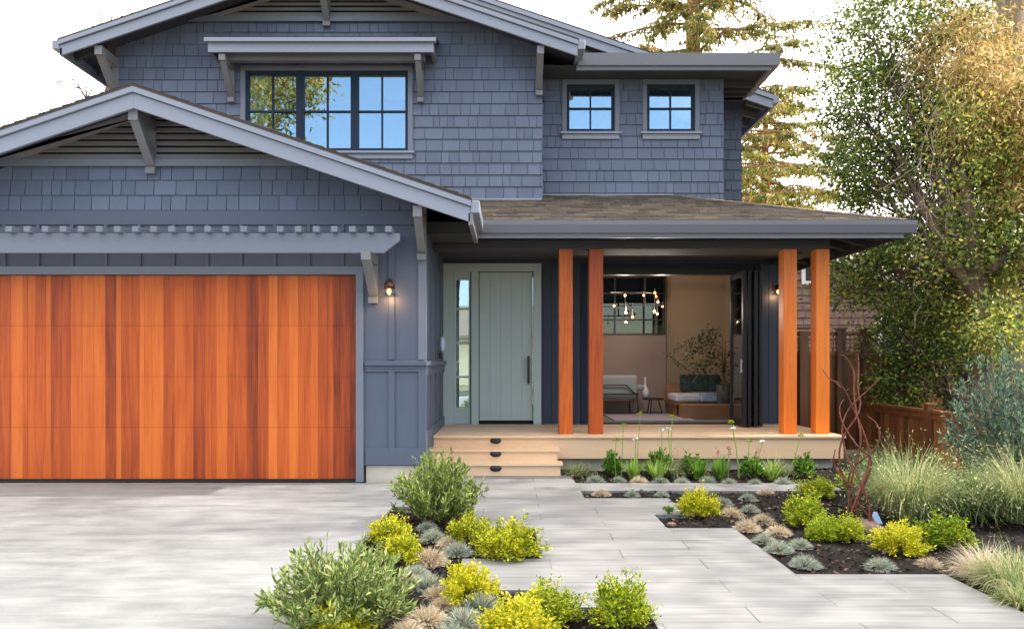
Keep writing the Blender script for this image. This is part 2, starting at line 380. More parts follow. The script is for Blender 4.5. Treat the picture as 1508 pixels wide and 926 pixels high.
def raw_mesh(name, verts, faces, m, smooth=False):
    """verts Nx3, faces Kx(3|4) numpy"""
    me = bpy.data.meshes.new(name); nv = len(verts); nf, k = faces.shape
    me.vertices.add(nv); me.vertices.foreach_set('co', verts.astype(np.float32).ravel())
    me.loops.add(nf * k); me.loops.foreach_set('vertex_index', faces.astype(np.int32).ravel())
    me.polygons.add(nf); me.polygons.foreach_set('loop_start', np.arange(0, nf * k, k, dtype=np.int32)); me.polygons.foreach_set('loop_total', np.full(nf, k, dtype=np.int32))
    me.materials.append(MATS[m]); me.update(calc_edges=True); me.validate(); return me
def unit(a): return a / (np.linalg.norm(a, axis=1, keepdims=True) + 1e-9)
def leaf_mesh(name, C, Dn, size, width, m, fold=.15):
    """diamond leaves: C base points, Dn growth directions, size lengths, width ratio"""
    n = len(C); Dn = unit(Dn); rv = nrg.normal(size=(n, 3)); S = unit(np.cross(Dn, rv)); U = np.cross(S, Dn)
    size = np.asarray(size).reshape(-1, 1) * np.ones((n, 1))
    P0 = C; P2 = C + Dn * size; mid = C + Dn * size * .5 + U * size * fold
    P1 = mid + S * size * width * .5; P3 = mid - S * size * width * .5
    V = np.stack([P0, P1, P2, P3], 1).reshape(-1, 3); Fc = np.arange(4 * n).reshape(-1, 4)
    return raw_mesh(name, V, Fc, m)
def blade_mesh(name, n, h, spread, width, m, droop=.5, seed=0, base=.04, hv=.3):
    """a tuft: n curved tapering blades"""
    g = np.random.default_rng(seed)
    a = g.uniform(0, 2 * np.pi, n); t = g.uniform(0, 1, n) ** .75 * 1.15
    ln = h * g.uniform(1 - hv, 1 + hv * .35, n); out = np.stack([np.cos(a), np.sin(a), 0 * a], 1); sd = np.stack([-np.sin(a), np.cos(a), 0 * a], 1)
    br = base * np.sqrt(g.uniform(0, 1, n))[:, None] * out; segs = 4; V = []
    lean = (spread * t)[:, None]
    for i in range(segs + 1):
        u = i / segs
        ang = lean[:, 0] * (0.35 + droop * 1.1 * u)      # angle from vertical grows along the blade
        if i == 0: P = br.copy()
        else: P = P + (out * np.sin(ang)[:, None] + np.array([0, 0, 1.0]) * np.cos(ang)[:, None]) * (ln / segs)[:, None]
        wd = width * (1 - u) ** .7 * .5
        if i < segs: V += [P - sd * wd, P + sd * wd]
        else: V += [P, P]
    V = np.stack(V, 1)  # n,(2*(segs+1)),3
    k = 2 * (segs + 1); F_ = []
    for i in range(segs): F_.append(np.stack([np.arange(n) * k + 2 * i, np.arange(n) * k + 2 * i + 1, np.arange(n) * k + 2 * i + 3, np.arange(n) * k + 2 * i + 2], 1))
    V = V.reshape(-1, 3); V[:, 2] = np.maximum(V[:, 2], .004)
    me = bpy.data.meshes.new(name)
    Fc = np.concatenate(F_); Fl = Fc.copy()
    return raw_mesh(name, V, Fl, m)
def meshobj(name, me, parent=None, loc=None, local=True):
    o = bpy.data.objects.new(name, me); 
    if loc is not None: o.location = loc
    return finish(o, parent, local)

def clip_half(poly, a, b, c):
    """keep a*u+b*v<=c"""
    outp = []
    for i in range(len(poly)):
        p, q = poly[i], poly[(i + 1) % len(poly)]
        dp, dq = a * p[0] + b * p[1] - c, a * q[0] + b * q[1] - c
        if dp <= 0: outp.append(p)
        if (dp < 0 < dq) or (dq < 0 < dp):
            t = dp / (dp - dq); outp.append((p[0] + t * (q[0] - p[0]), p[1] + t * (q[1] - p[1])))
    return outp
def shingles(mb, poly, O, U, V, Nn, course, wmin, wmax, tb=.022, tt=.004, gap=.009, holes=(), v0=None, seed=1, jit=.0):
    """courses of shingles over a convex polygon given in (u,v), each shingle its own island"""
    g = random.Random(seed); O, U, V, Nn = map(Vector, (O, U, V, Nn))
    A = sum(poly[i][0] * poly[(i + 1) % len(poly)][1] - poly[(i + 1) % len(poly)][0] * poly[i][1] for i in range(len(poly)))
    if A < 0: poly = poly[::-1]
    hp = []
    for i in range(len(poly)):
        (x0, y0), (x1, y1) = poly[i], poly[(i + 1) % len(poly)]
        a, b = (y1 - y0), -(x1 - x0); hp.append((a, b, a * x0 + b * y0))
    umin = min(p[0] for p in poly); umax = max(p[0] for p in poly); vmin = min(p[1] for p in poly); vmax = max(p[1] for p in poly)
    v = vmin if v0 is None else v0
    while v < vmax:
        u = umin - g.uniform(0, wmax)
        while u < umax:
            wd = g.uniform(wmin, wmax); dj = g.uniform(-jit, jit)
            rects = [(u + gap / 2, u + wd - gap / 2, v + dj, v + course)]
            for h in holes:
                nr = []
                for (p0, p1, r0, r1) in rects:
                    if p1 <= h[0] or p0 >= h[1] or r1 <= h[2] or r0 >= h[3]: nr.append((p0, p1, r0, r1)); continue
                    if p0 < h[0]: nr.append((p0, h[0], r0, r1))
                    if p1 > h[1]: nr.append((h[1], p1, r0, r1))
                    m0, m1 = max(p0, h[0]), min(p1, h[1])
                    if r0 < h[2]: nr.append((m0, m1, r0, h[2]))
                    if r1 > h[3]: nr.append((m0, m1, h[3], r1))
                rects = nr
            for (p0, p1, r0, r1) in rects:
                q = [(p0, r0), (p1, r0), (p1, r1), (p0, r1)]
                for (a, b, c) in hp:
                    q = clip_half(q, a, b, c)
                    if len(q) < 3: break
                if len(q) >= 3:
                    n = len(q); fr = []; bk = []
                    for (x, y) in q:
                        off = tb + (tt - tb) * min(1, max(0, (y - v) / course)); pt = O + U * x + V * y
                        fr.append(pt + Nn * off); bk.append(pt)
                    mb.add(fr + bk, [tuple(range(n))] + [(i, n + i, n + (i + 1) % n, (i + 1) % n) for i in range(n)])
            u += wd
        v += course

# ------------------------------------------------------------------ the ground
g_ = MB(); g_.box(-300, 300, -300, 400, -.5, -.10); tag(g_.build('ground', 'soil'), kind='structure')
g_ = MB(); g_.box(-60, 60, -14, -6.5, -.1, -.06); tag(g_.build('road', 'asphalt'), kind='structure')
for (y0, y1) in ((-6.5, -6.2),):
    k = MB(); k.box(-60, 60, y0, y1, -.1, .03); tag(k.build('kerb', 'foundation'), kind='structure')
k = MB(); k.box(-60, 60, -30, -14, -.1, -.03); tag(k.build('lawn', 'dry_lawn'), kind='structure')

def paved(x, y):
    if x < -1.17: return y < 8.88
    if y > 9.95: return False
    if x < -.345 and y < 7.4: return False
    if x < .225 and 5.45 < y < 6.45: return False
    if x < .30 and y < 4.70: return False
    if x < .81 and y < 4.37: return False
    if y > 9.46: return x < .63
    if y > 8.83: return x < .79
    if y > 8.30: return x < 3.78
    if y > 7.86: return x < .80
    if y > 7.60: return x < 1.69
    if y > 7.02: return x < 1.76
    if y > 6.45: return x < 1.375
    if y > 5.05: return x < 1.955
    return x < 2.97
def slab_cells(mb, xs, ys, fn, z0, z1):
    for i in range(len(xs) - 1):
        for j in range(len(ys) - 1):
            x0, x1, y0, y1 = xs[i], xs[i + 1], ys[j], ys[j + 1]; cx, cy = (x0 + x1) / 2, (y0 + y1) / 2
            if not fn(cx, cy): continue
            mb.poly([(x0, y0, z1), (x1, y0, z1), (x1, y1, z1), (x0, y1, z1)])
            e = 1e-3
            for (dx, dy, p, q) in ((-1, 0, (x0, y1), (x0, y0)), (1, 0, (x1, y0), (x1, y1)), (0, -1, (x0, y0), (x1, y0)), (0, 1, (x1, y1), (x0, y1))):
                nx = x0 - e if dx < 0 else x1 + e if dx > 0 else cx; ny = y0 - e if dy < 0 else y1 + e if dy > 0 else cy
                if not fn(nx, ny): mb.poly([(*p, z0), (*q, z0), (*q, z1), (*p, z1)])
YS = [-6.2, 4.37, 4.70, 5.05, 5.45, 6.45, 7.02, 7.4, 7.6, 7.86, 8.3, 8.83, 8.88, 9.46, 9.95]
p = MB(); slab_cells(p, [-1.17, -.345, .225, .30, .63, .79, .80, .81, 1.375, 1.69, 1.76, 1.955, 2.97, 3.78, 6], YS, lambda x, y: x > -1.17 and x < 5 and paved(x, y), -.06, 0)
tag(p.build('path', 'paver'), kind='structure')
p = MB(); slab_cells(p, [-12, -1.17], [-6.2, 8.86], lambda x, y: x > -12 and x < -1.17 and -6.2 < y < 8.86, -.06, .0)
tag(p.build('driveway', 'drive_concrete'), kind='structure')

def hmap(x, y):
    return .012 * math.sin(x * 5.1 + y * 2.3) + .012 * math.sin(y * 6.7 - x * 3.1) + .008 * math.sin(x * 13 + 1) * math.sin(y * 11)
def bed(name, x0, x1, y0, y1, step=.09, lift=0):
    mb = MB(); nx = int((x1 - x0) / step) + 1; ny = int((y1 - y0) / step) + 1
    for j in range(ny + 1):
        for i in range(nx + 1):
            x = x0 + (x1 - x0) * i / nx; y = y0 + (y1 - y0) * j / ny
            z = -.022 + hmap(x, y) * .8 + rng.uniform(-.006, .006)
            if lift: z += lift * max(0, min(1, (x - 3.0) / 2))
            # stays below the paving edge
            if any(paved(x + a, y + b) for a, b in ((.06, 0), (-.06, 0), (0, .06), (0, -.06))): z = min(z, -.022)
            mb.v.append((x, y, z))
    for j in range(ny):
        for i in range(nx):
            a = j * (nx + 1) + i; mb.f.append((a, a + 1, a + nx + 2, a + nx + 1)); mb.r.append(0)
    return tag(mb.build(name, 'mulch', smooth=True), kind='structure')
bed('planting_bed', -1.2, .9, -1, 7.45); bed('planting_bed', .55, 12, -1, 10.6, lift=.05)
# loose bark chips: one scatter over the beds
n = 17000; cx = np.concatenate([nrg.uniform(-1.15, .8, n // 4), nrg.uniform(.6, 6.0, n * 3 // 4)]); cy = np.concatenate([nrg.uniform(3.6, 7.4, n // 4), nrg.uniform(3.6, 9.9, n * 3 // 4)])
keep = np.array([not paved(a, b) and not (paved(a + .02, b) or paved(a, b - .02)) for a, b in zip(cx, cy)]); cx, cy = cx[keep], cy[keep]
cz = np.array([-.012 + max(0, hmap(a, b)) + (.05 * max(0, min(1, (a - 3) / 2)) if a > .9 else 0) for a, b in zip(cx, cy)])
tag(meshobj('bark_chips', leaf_mesh('bark_chips', np.stack([cx, cy, cz], 1), nrg.normal(size=(len(cx), 3)) * [1, 1, .25], nrg.uniform(.015, .06, len(cx)), .45, 'chip', .1)), kind='stuff')

# ------------------------------------------------------------------ the house
house = empty('house', (-1.0, 11.7, 0), 'slate blue shingled two storey house with cedar garage door and a covered porch', 'house')
HP = house
def part(mb, name, m, parent=None, **k): return mb.build(name, m, parent or HP, **k)
PITCH = .338
YG = 8.88; GX = -4.24                       # garage front wall and ridge line
YM = 11.62; MX = -2.85                      # main upper wall, ridge line
YW = 11.70                                  # porch back wall
YU = 12.10                                  # small window bay
YR = 13.70                                  # rear wing
ZD = .46                                    # deck level
EX = -1.04                                  # right end of the garage wall

def rect_wall(mb, x0, x1, z0, z1, y0, y1, holes):
    """a wall with rectangular holes, its front at y0"""
    xs = sorted({x0, x1, *[h[0] for h in holes], *[h[1] for h in holes]}); zs = sorted({z0, z1, *[h[2] for h in holes], *[h[3] for h in holes]})
    xs = [x for x in xs if x0 <= x <= x1]; zs = [z for z in zs if z0 <= z <= z1]
    def solid(cx, cz): return x0 < cx < x1 and z0 < cz < z1 and not any(h[0] < cx < h[1] and h[2] < cz < h[3] for h in holes)
    for i in range(len(xs) - 1):
        for j in range(len(zs) - 1):
            a, b, c, d = xs[i], xs[i + 1], zs[j], zs[j + 1]
            if not solid((a + b) / 2, (c + d) / 2): continue
            mb.poly([(a, y0, c), (b, y0, c), (b, y0, d), (a, y0, d)]); mb.poly([(a, y1, c), (a, y1, d), (b, y1, d), (b, y1, c)])
            e = 1e-4
            if not solid(a - e, (c + d) / 2): mb.poly([(a, y0, c), (a, y0, d), (a, y1, d), (a, y1, c)])
            if not solid(b + e, (c + d) / 2): mb.poly([(b, y0, c), (b, y1, c), (b, y1, d), (b, y0, d)])
            if not solid((a + b) / 2, c - e): mb.poly([(a, y0, c), (a, y1, c), (b, y1, c), (b, y0, c)])
            if not solid((a + b) / 2, d + e): mb.poly([(a, y0, d), (b, y0, d), (b, y1, d), (a, y1, d)])

# windows: px rectangles turned to metres on their wall
def wrect(pl, pr, pt, pb, D): return (PX(pl, D), PX(pr, D), PZ(pb, D), PZ(pt, D))
bigw = wrect(362, 601, 105, 224, YM); sw1 = wrect(834.5, 905, 125, 195.5, YU); sw2 = wrect(952.5, 1023, 125, 195.5, YU)

# --- walls
GZ0 = .20
w_ = MB(); 
gd = (-6.66, -1.835, -.01, 2.487)           # garage door opening
rect_wall(w_, -7.44, EX, GZ0, 3.26, YG, YG + .16, [gd])
w_.xz(YG, YG + .16, [(-7.44, 3.26), (EX, 3.26), (EX, 4.56 - PITCH * 3.2 - .16), (GX, 4.38), (-7.44, 4.56 - PITCH * 3.2 - .16)])
part(w_, 'garage_wall', 'siding_paint')
w_ = MB(); w_.box(EX - .14, EX, YG + .16, YW, GZ0, 3.32); part(w_, 'garage_side_wall', 'siding_paint')
w_ = MB(); w_.box(-7.44, -7.30, YG + .16, 16, 0, 3.3); w_.box(-7.44, -1.1, 15.9, 16, 0, 3.3); part(w_, 'garage_rear_wall', 'siding_paint')
for q in ((-1.72, EX - .01, YG + .012, YG + .15), (EX - .15, EX - .012, YG + .15, YW), (-7.44, -6.77, YG + .012, YG + .15)):
    fn = MB(); fn.box(*q, -.06, GZ0); part(fn, 'foundation', 'foundation')
# lower wall behind the porch: door hole and the wide opening to the living room
DZ = 2.98
door_hole = (-.80, .42, ZD, 2.845); room_hole = (PX(866, YW), 3.86, ZD, PZ(397, YW))
door_hole = (PX(668, YW), PX(792, YW), ZD, PZ(392, YW))
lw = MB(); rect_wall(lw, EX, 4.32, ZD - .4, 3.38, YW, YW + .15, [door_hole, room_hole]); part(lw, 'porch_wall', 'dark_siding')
gv = MB()
for x in np.arange(PX(800, YW), PX(862, YW), .13): gv.box(x, x + .122, YW - .012, YW, ZD, DZ)
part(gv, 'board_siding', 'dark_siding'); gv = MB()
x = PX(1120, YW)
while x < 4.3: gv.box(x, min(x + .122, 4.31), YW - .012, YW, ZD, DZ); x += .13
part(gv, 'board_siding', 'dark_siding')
# room shell
rm = MB(); IW = (PX(850, 14.6), PX(979, 14.6), PZ(493, 14.6), PZ(404, 14.6))
rect_wall(rm, .8, 3.09, ZD, 3.4, 14.6, 14.72, [IW]); part(rm, 'room_wall', 'plaster')
rm = MB(); rm.box(3.09, 4.3, 14.5, 14.72, ZD, 3.4); rm.box(4.18, 4.32, YW + .15, 14.5, ZD - .4, 3.4); part(rm, 'room_side_wall', 'warm_plaster')
rm = MB(); rm.box(.66, .8, YW + .15, 14.72, ZD, 3.4); part(rm, 'room_party_wall', 'plaster')
rm = MB(); rm.box(.66, 4.32, YW + .003, 14.72, ZD - .3, ZD - .004); part(rm, 'room_floor', 'room_floor')
rm = MB(); rm.box(.66, 4.32, YW + .15, 14.72, 3.4, 3.5); part(rm, 'room_ceiling', 'plaster')
# lintel / inner window grid
wi = MB()
x0, x1, z0, z1 = IW
for a in (x0, x1 - .03, x0 + (x1 - x0) * .42, x0 + (x1 - x0) * .75): wi.box(a, a + .03, 14.56, 14.63, z0, z1)
for a in (z0, z1 - .03, z0 + .28, z0 + .80): wi.box(x0, x1, 14.565, 14.625, a, a + .03)
iw = part(wi, 'inner_window_frame', 'matte_black')
pn = MB(); pn.box(x0, x1, 14.60, 14.606, z0, z1); part(pn, 'pane', 'inner_glass', iw)

# upper main wall (gabled) with its shingles
uw = MB(); ZE = 6.27 + .02
UX0, UX1 = -6.17, .51
rect_wall(uw, UX0, UX1, 3.3, 6.3, YM, YM + .16, [bigw])
uw.xz(YM, YM + .16, [(UX0, 6.3), (UX1, 6.3), (UX1, 7.57 - PITCH * (UX1 - MX) - .1), (MX, 7.45), (UX0, 7.57 - PITCH * (MX - UX0) - .1)])
part(uw, 'upper_wall', 'siding_paint')
uw = MB(); uw.box(UX0, UX0 + .16, YM + .16, 17, 3.3, 6.4); uw.box(UX1 - .16, UX1, YM + .16, 17, 3.5, 6.4); uw.box(UX0, 4.3, 16.9, 17, 3.3, 6.4); uw.box(UX0 + .16, UX1 - .16, YM + .17, 16.9, 3.5, 3.55)
part(uw, 'upper_side_wall', 'siding_paint')
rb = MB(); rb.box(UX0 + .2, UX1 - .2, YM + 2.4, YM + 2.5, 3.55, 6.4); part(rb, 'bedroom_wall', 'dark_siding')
bw = MB(); rect_wall(bw, UX1 - .01, 3.50, 3.7, 6.3, YU, YU + .16, [sw1, sw2]); part(bw, 'bay_wall', 'siding_paint')
bw = MB(); bw.box(3.34, 3.50, YU + .16, YR, 3.7, 6.4); bw.box(.52, 3.3, YU + 1.2, YU + 1.25, 3.7, 6.4); part(bw, 'bay_side_wall', 'siding_paint')
bw = MB(); bw.box(3.3, 4.30, YR, YR + .15, 3.4, 6.5); bw.box(4.15, 4.30, YR + .15, 17, 3.4, 6.4); part(bw, 'rear_wall', 'siding_paint')

EXP = .186
def under(cx, apex, half, off):      # gable outline helper
    return apex - off, apex - off - PITCH * half
sh = MB()
def hole_of(r, m=.03): return (r[0] - m, r[1] + m, r[2] - m, r[3] + m)
zt = lambda x: 7.57 - PITCH * abs(x - MX) - .08
shingles(sh, [(UX0, 3.55), (UX1 + .012, 3.55), (UX1 + .012, zt(UX1)), (MX + 2.2, zt(MX + 2.2)), (MX - 2.2, zt(MX - 2.2)), (UX0, zt(UX0))], (0, YM, 0), (1, 0, 0), (0, 0, 1), (0, -1, 0), EXP, .10, .30, holes=[hole_of(bigw)], seed=3, v0=PZ(293.5, YM) - EXP * 2 + .01)
o_sh = part(sh, 'shingle_siding', 'shingle_paint')
sh = MB(); shingles(sh, [(UX1 + .0, 3.75), (3.50, 3.75), (3.50, 6.3), (UX1, 6.3)], (0, YU, 0), (1, 0, 0), (0, 0, 1), (0, -1, 0), EXP, .10, .28, holes=[hole_of(sw1), hole_of(sw2)], seed=5, v0=PZ(284.6, YU) - EXP * 2)
shingles(sh, [(0, 3.75), (.5, 3.75), (.5, 6.3), (0, 6.3)], (UX1, YM, 0), (0, 1, 0), (0, 0, 1), (1, 0, 0), EXP, .1, .28, seed=51)
part(sh, 'shingle_siding', 'shingle_paint')
sh = MB(); shingles(sh, [(3.3, 3.5), (4.30, 3.5), (4.30, 6.5), (3.3, 6.5)], (0, YR, 0), (1, 0, 0), (0, 0, 1), (0, -1, 0), EXP, .10, .28, seed=6); part(sh, 'shingle_siding', 'shingle_paint')
sh = MB(); gz = lambda x: 4.56 - PITCH * abs(x - GX) - .1
zb0 = PZ(310, YG)
shingles(sh, [(-7.44, zb0), (EX - .10, zb0), (EX - .10, gz(EX - .1)), (GX + 1.7, 3.80), (GX - 1.7, 3.80), (-7.44, gz(-7.44))], (0, YG, 0), (1, 0, 0), (0, 0, 1), (0, -1, 0), .181, .10, .27, seed=8, v0=zb0)
part(sh, 'shingle_siding', 'shingle_paint')

# --- roofs
def slab(mb, pts, t=.07):
    mb.prism([Vector(p) for p in pts], (0, 0, -t))
def rake(mb, cx, apex, x0, x1, y0, y1, top, bot):
    """a board following the two slopes of a gable between heights apex-top and apex-bot (vertical measure)"""
    for s, xe in ((-1, x0), (1, x1)):
        hl = abs(xe - cx)
        mb.xz(y0, y1, [(cx, apex - top), (xe, apex - top - PITCH * hl), (xe, apex - bot - PITCH * hl), (cx, apex - bot)])
GA = 4.575; GE = 3.80                        # garage apex and half width to the eaves
YB = 8.35
rf = MB()
for s in (-1, 1):
    slab(rf, [(GX, YB - .03, GA), (GX + s * (GE + .02), YB - .03, GA - PITCH * (GE + .02)), (GX + s * (GE + .02), 11.9, GA - PITCH * (GE + .02)), (GX, 11.9, GA)], .03)
part(rf, 'garage_roof', 'dark_roof')
rf = MB()
for s in (-1, 1):
    A = Vector((GX, YB - .035, GA)); D_ = Vector((s, 0, -PITCH)).normalized()
    # thin courses seen along the rake edge
    Ln = GE * math.sqrt(1 + PITCH ** 2)
    shingles(rf, [(0, 0), (3.4, 0), (3.4, Ln), (0, Ln)], A + D_ * Ln, (0, 1, 0), -D_, (PITCH * s / math.sqrt(1 + PITCH**2), 0, 1 / math.sqrt(1 + PITCH**2)), .145, .15, .4, tb=.016, tt=.004, seed=20 + s)
part(rf, 'roof_shingles', 'dark_roof')
sf = MB()
for s in (-1, 1):
    slab(sf, [(GX, YB + .03, GA - .04), (GX + s * (GE - .02), YB + .03, GA - .04 - PITCH * (GE - .02)), (GX + s * (GE - .02), 11.6, GA - .04 - PITCH * (GE - .02)), (GX, 11.6, GA - .04)], .03)
    for j in range(3): 
        y0 = YB + .16 + j * 0
part(sf, 'soffit', 'soffit_paint')
b = MB(); rake(b, GX, GA, GX - GE, GX + GE, YB, YB + .04, .098, .270); part(b, 'barge_board', 'fascia_paint', bevel=.004)
b = MB(); rake(b, GX, GA, GX - GE - .01, GX + GE + .01, YB - .028, YB + .03, .03, .092); part(b, 'rake_moulding', 'fascia_paint')
# garage gutter on the right eave, running back to the porch roof
ZGE = GA - PITCH * GE
gt = MB(); xg = GX + GE
gt.yz(xg + .005, xg + .105, [(YB - .01, ZGE - .03), (9.62, ZGE - .03), (9.62, ZGE - .17), (YB - .01, ZGE - .17)])
part(gt, 'gutter', 'fascia_paint', bevel=.01)
gt = MB(); gt.box(xg - .02, xg + .03, YB, 9.66, ZGE - .30, ZGE - .17); part(gt, 'eave_fascia', 'bracket_paint')
gt = MB(); gt.box(GX - GE - .1, GX - GE, YB - .01, 12, ZGE - .17, ZGE - .03); part(gt, 'gutter', 'fascia_paint')

MA = 7.575; ME_ = 3.87; YMB = 11.06
rf = MB()
for s in (-1, 1):
    slab(rf, [(MX, YMB - .03, MA), (MX + s * (ME_ + .02), YMB - .03, MA - PITCH * (ME_ + .02)), (MX + s * (ME_ + .02), 17.6, MA - PITCH * (ME_ + .02)), (MX, 17.6, MA)], .03)
part(rf, 'main_roof', 'dark_roof')
sf = MB()
for s in (-1, 1):
    slab(sf, [(MX, YMB + .03, MA - .05), (MX + s * (ME_ - .02), YMB + .03, MA - .05 - PITCH * (ME_ - .02)), (MX + s * (ME_ - .02), 17.5, MA - .05 - PITCH * (ME_ - .02)), (MX, 17.5, MA - .05)], .03)
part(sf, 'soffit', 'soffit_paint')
b = MB(); rake(b, MX, MA, MX - ME_, MX + ME_, YMB, YMB + .04, .10, .255); part(b, 'barge_board', 'fascia_paint', bevel=.004)
b = MB(); rake(b, MX, MA, MX - ME_ - .01, MX + ME_ + .01, YMB - .03, YMB + .03, .03, .093); part(b, 'rake_moulding', 'fascia_paint')
ZME = MA - PITCH * ME_
for s in (-1, 1):
    gt = MB(); xg = MX + s * ME_; a, c = sorted((xg, xg + s * .115))
    gt.yz(a, c, [(YMB - .01, ZME - .02), (17.4 if s < 0 else 13, ZME - .02), (17.4 if s < 0 else 13, ZME - .16), (YMB - .01, ZME - .16)]); part(gt, 'gutter', 'fascia_paint', bevel=.012)
ef = MB(); ef.box(MX - ME_ - .002, MX - ME_ + .035, YMB, 17.4, ZME - .25, ZME - .14); part(ef, 'eave_fascia', 'fascia_paint')
# rafter tails under the left eave of the main roof
for k in range(9):
    y = YMB + .32 + k * .62; t = MB(); xl = MX - ME_
    t.xz(y, y + .05, [(xl + .04, ZME - .085 + PITCH * .04), (UX0, ZME - .085 + PITCH * .7), (UX0, ZME - .23 + PITCH * .7), (xl + .04, ZME - .20 + PITCH * .04)]); part(t, 'eave_rafter', 'soffit_paint')

# bay roof (hip) and its gutter
YBE = 11.55; XBE = 4.11; ZBE = 6.26
rf = MB(); bp = .30
t = 1.5
slab(rf, [(1.05, YBE, ZBE), (XBE, YBE, ZBE), (XBE - t, YBE + t, ZBE + bp * t), (1.05, YBE + t, ZBE + bp * t)], .04)
slab(rf, [(XBE, YBE, ZBE), (XBE, 12.9, ZBE), (XBE - t, 12.9 + 1, ZBE + bp * t), (XBE - t, YBE + t, ZBE + bp * t)], .04)
part(rf, 'bay_roof', 'dark_roof')
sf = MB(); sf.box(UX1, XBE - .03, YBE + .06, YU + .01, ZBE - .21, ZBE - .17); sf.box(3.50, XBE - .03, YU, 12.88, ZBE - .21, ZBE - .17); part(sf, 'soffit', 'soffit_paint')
for k in range(4):
    y = YU + .1 + k * .22; t_ = MB(); t_.box(3.52, XBE - .06, y, y + .05, ZBE - .29, ZBE - .211); part(t_, 'eave_rafter', 'soffit_paint')
gt = MB(); zg0 = PZ(94.5, YBE - .1); zg1 = PZ(78, YBE - .1)
gt.prism([(1.07, YBE - .1, zg1), (1.07, YBE - .06, zg0), (1.07, YBE + .02, zg0), (1.07, YBE + .02, zg1)], (XBE + .09 - 1.07, 0, 0))
gt.box(XBE - .02, XBE + .09, YBE + .02, 12.88, zg0, zg1); part(gt, 'gutter', 'gutter_paint')
gt = MB(); gt.box(1.05, XBE - .02, YBE + .0, YBE + .04, PZ(103, YBE), PZ(95.5, YBE)); part(gt, 'eave_fascia', 'fascia_paint')
gt = MB(); gt.box(XBE - .06, XBE - .02, YBE + .04, 12.9, PZ(103, YBE), PZ(95.5, YBE)); gt.box(3.5, XBE - .06, 12.86, 12.9, PZ(103, YBE) , PZ(95.5, YBE)); part(gt, 'eave_fascia', 'bracket_paint')

# rear wing gable
YRB = 13.2; XR = 4.70; ZR = 6.22; RX = -1.0; RA = ZR + PITCH * (XR - RX)
rf = MB(); 
for s in (-1, 1):
    hw = XR - RX
    slab(rf, [(RX, YRB - .03, RA), (RX + s * hw, YRB - .03, RA - PITCH * hw), (RX + s * hw, 17.6, RA - PITCH * hw), (RX, 17.6, RA)], .03)
part(rf, 'rear_roof', 'dark_roof')
b = MB(); rake(b, RX, RA, RX - 3, XR, YRB, YRB + .04, .115, .26); part(b, 'barge_board', 'fascia_paint')
b = MB(); rake(b, RX, RA, RX - 3, XR + .01, YRB - .03, YRB + .03, .03, .107); part(b, 'rake_moulding', 'fascia_paint')
b = MB(); b.xz(YR - .4, YR - .36, [(.4, 6.2), (3.6, 6.2), (3.6, RA - .3 - PITCH * 4.6), (.4, RA - .3 - PITCH * 1.4)]); part(b, 'gable_infill', 'soffit_paint')
gt = MB(); gt.box(XR, XR + .1, YRB - .02, 17, ZR - .17, ZR - .04); part(gt, 'gutter', 'fascia_paint')
gt = MB(); gt.box(XR - .035, XR - .002, YRB + .04, 17, ZR - .26, ZR - .1); part(gt, 'eave_fascia', 'fascia_paint')
sf = MB(); slab(sf, [(3.4, YRB + .04, ZR + PITCH * 1.3 - .06), (XR - .04, YRB + .04, ZR - .06), (XR - .04, 17, ZR - .06), (3.4, 17, ZR + PITCH * 1.3 - .06)], .03); part(sf, 'soffit', 'soffit_paint')
for k in range(5):
    y = YRB + .25 + k * .5; t_ = MB(); t_.xz(y, y + .05, [(4.30, ZR + .04), (XR - .05, ZR - .09), (XR - .05, ZR - .2), (4.30, ZR - .1)]); part(t_, 'eave_rafter', 'bracket_paint')

# porch roof
YP = 9.6; XP = 5.15; ZP = 3.27; pp = .35; XPL = -.42
n_ = Vector((0, -pp, 1)).normalized()
rf = MB(); T = 2.5
slab(rf, [(XPL, YP, ZP), (XP, YP, ZP), (XP - T, YP + T, ZP + pp * T), (XPL - T, YP + T, ZP + pp * T)], .05)
slab(rf, [(XP, YP, ZP), (XP, 15, ZP), (XP - T, 15, ZP + pp * T), (XP - T, YP + T, ZP + pp * T)], .05)
part(rf, 'porch_roof', 'dark_roof')
rf = MB(); sl = math.sqrt(1 + pp * pp)
shingles(rf, [(XPL - .0, 0), (XP + .01, 0), (XP - T + .01, T * sl), (XPL - T, T * sl)], (0, YP - .02, ZP), (1, 0, 0), (0, 1 / sl, pp / sl), n_, .125, .10, .34, tb=.018, tt=.003, gap=.006, seed=31, jit=.006)
shingles(rf, [(YP - .01, 0), (15, 0), (15, T * sl), (YP + T, T * sl)], (XP + .02, 0, ZP), (0, 1, 0), (-1 / sl, 0, pp / sl), Vector((pp, 0, 1)).normalized(), .125, .10, .34, tb=.018, tt=.003, gap=.006, seed=32)
nH = 26
for i in range(nH):                     # hip caps
    a = Vector((XP, YP, ZP)).lerp(Vector((XP - T, YP + T, ZP + pp * T)), i / nH); d = Vector((-1, 1, pp)).normalized(); s_ = Vector((1, 1, 0)).normalized() * .11
    u = Vector((0, 0, .022)); e = a + d * .2
    rf.prism([a - s_ + u * .4, a + u * 1.6, a + s_ + u * .4, e + s_ * 1 + u * .0, e + u * .9, e - s_ + u * .0], (0, 0, -.012))
part(rf, 'roof_shingles', 'roof_shingle')
gt = MB(); z1 = PZ(324.5, YP - .1); z0 = PZ(342.5, YP - .06)
gt.prism([(XPL + .02, YP - .11, z1), (XPL + .02, YP - .10, z1 - .05), (XPL + .02, YP - .05, z0), (XPL + .02, YP + .02, z0), (XPL + .02, YP + .02, z1)], (XP + .07 - XPL, 0, 0))
gt.box(XP, XP + .10, YP + .02, 15, z0, z1); part(gt, 'gutter', 'gutter_paint')
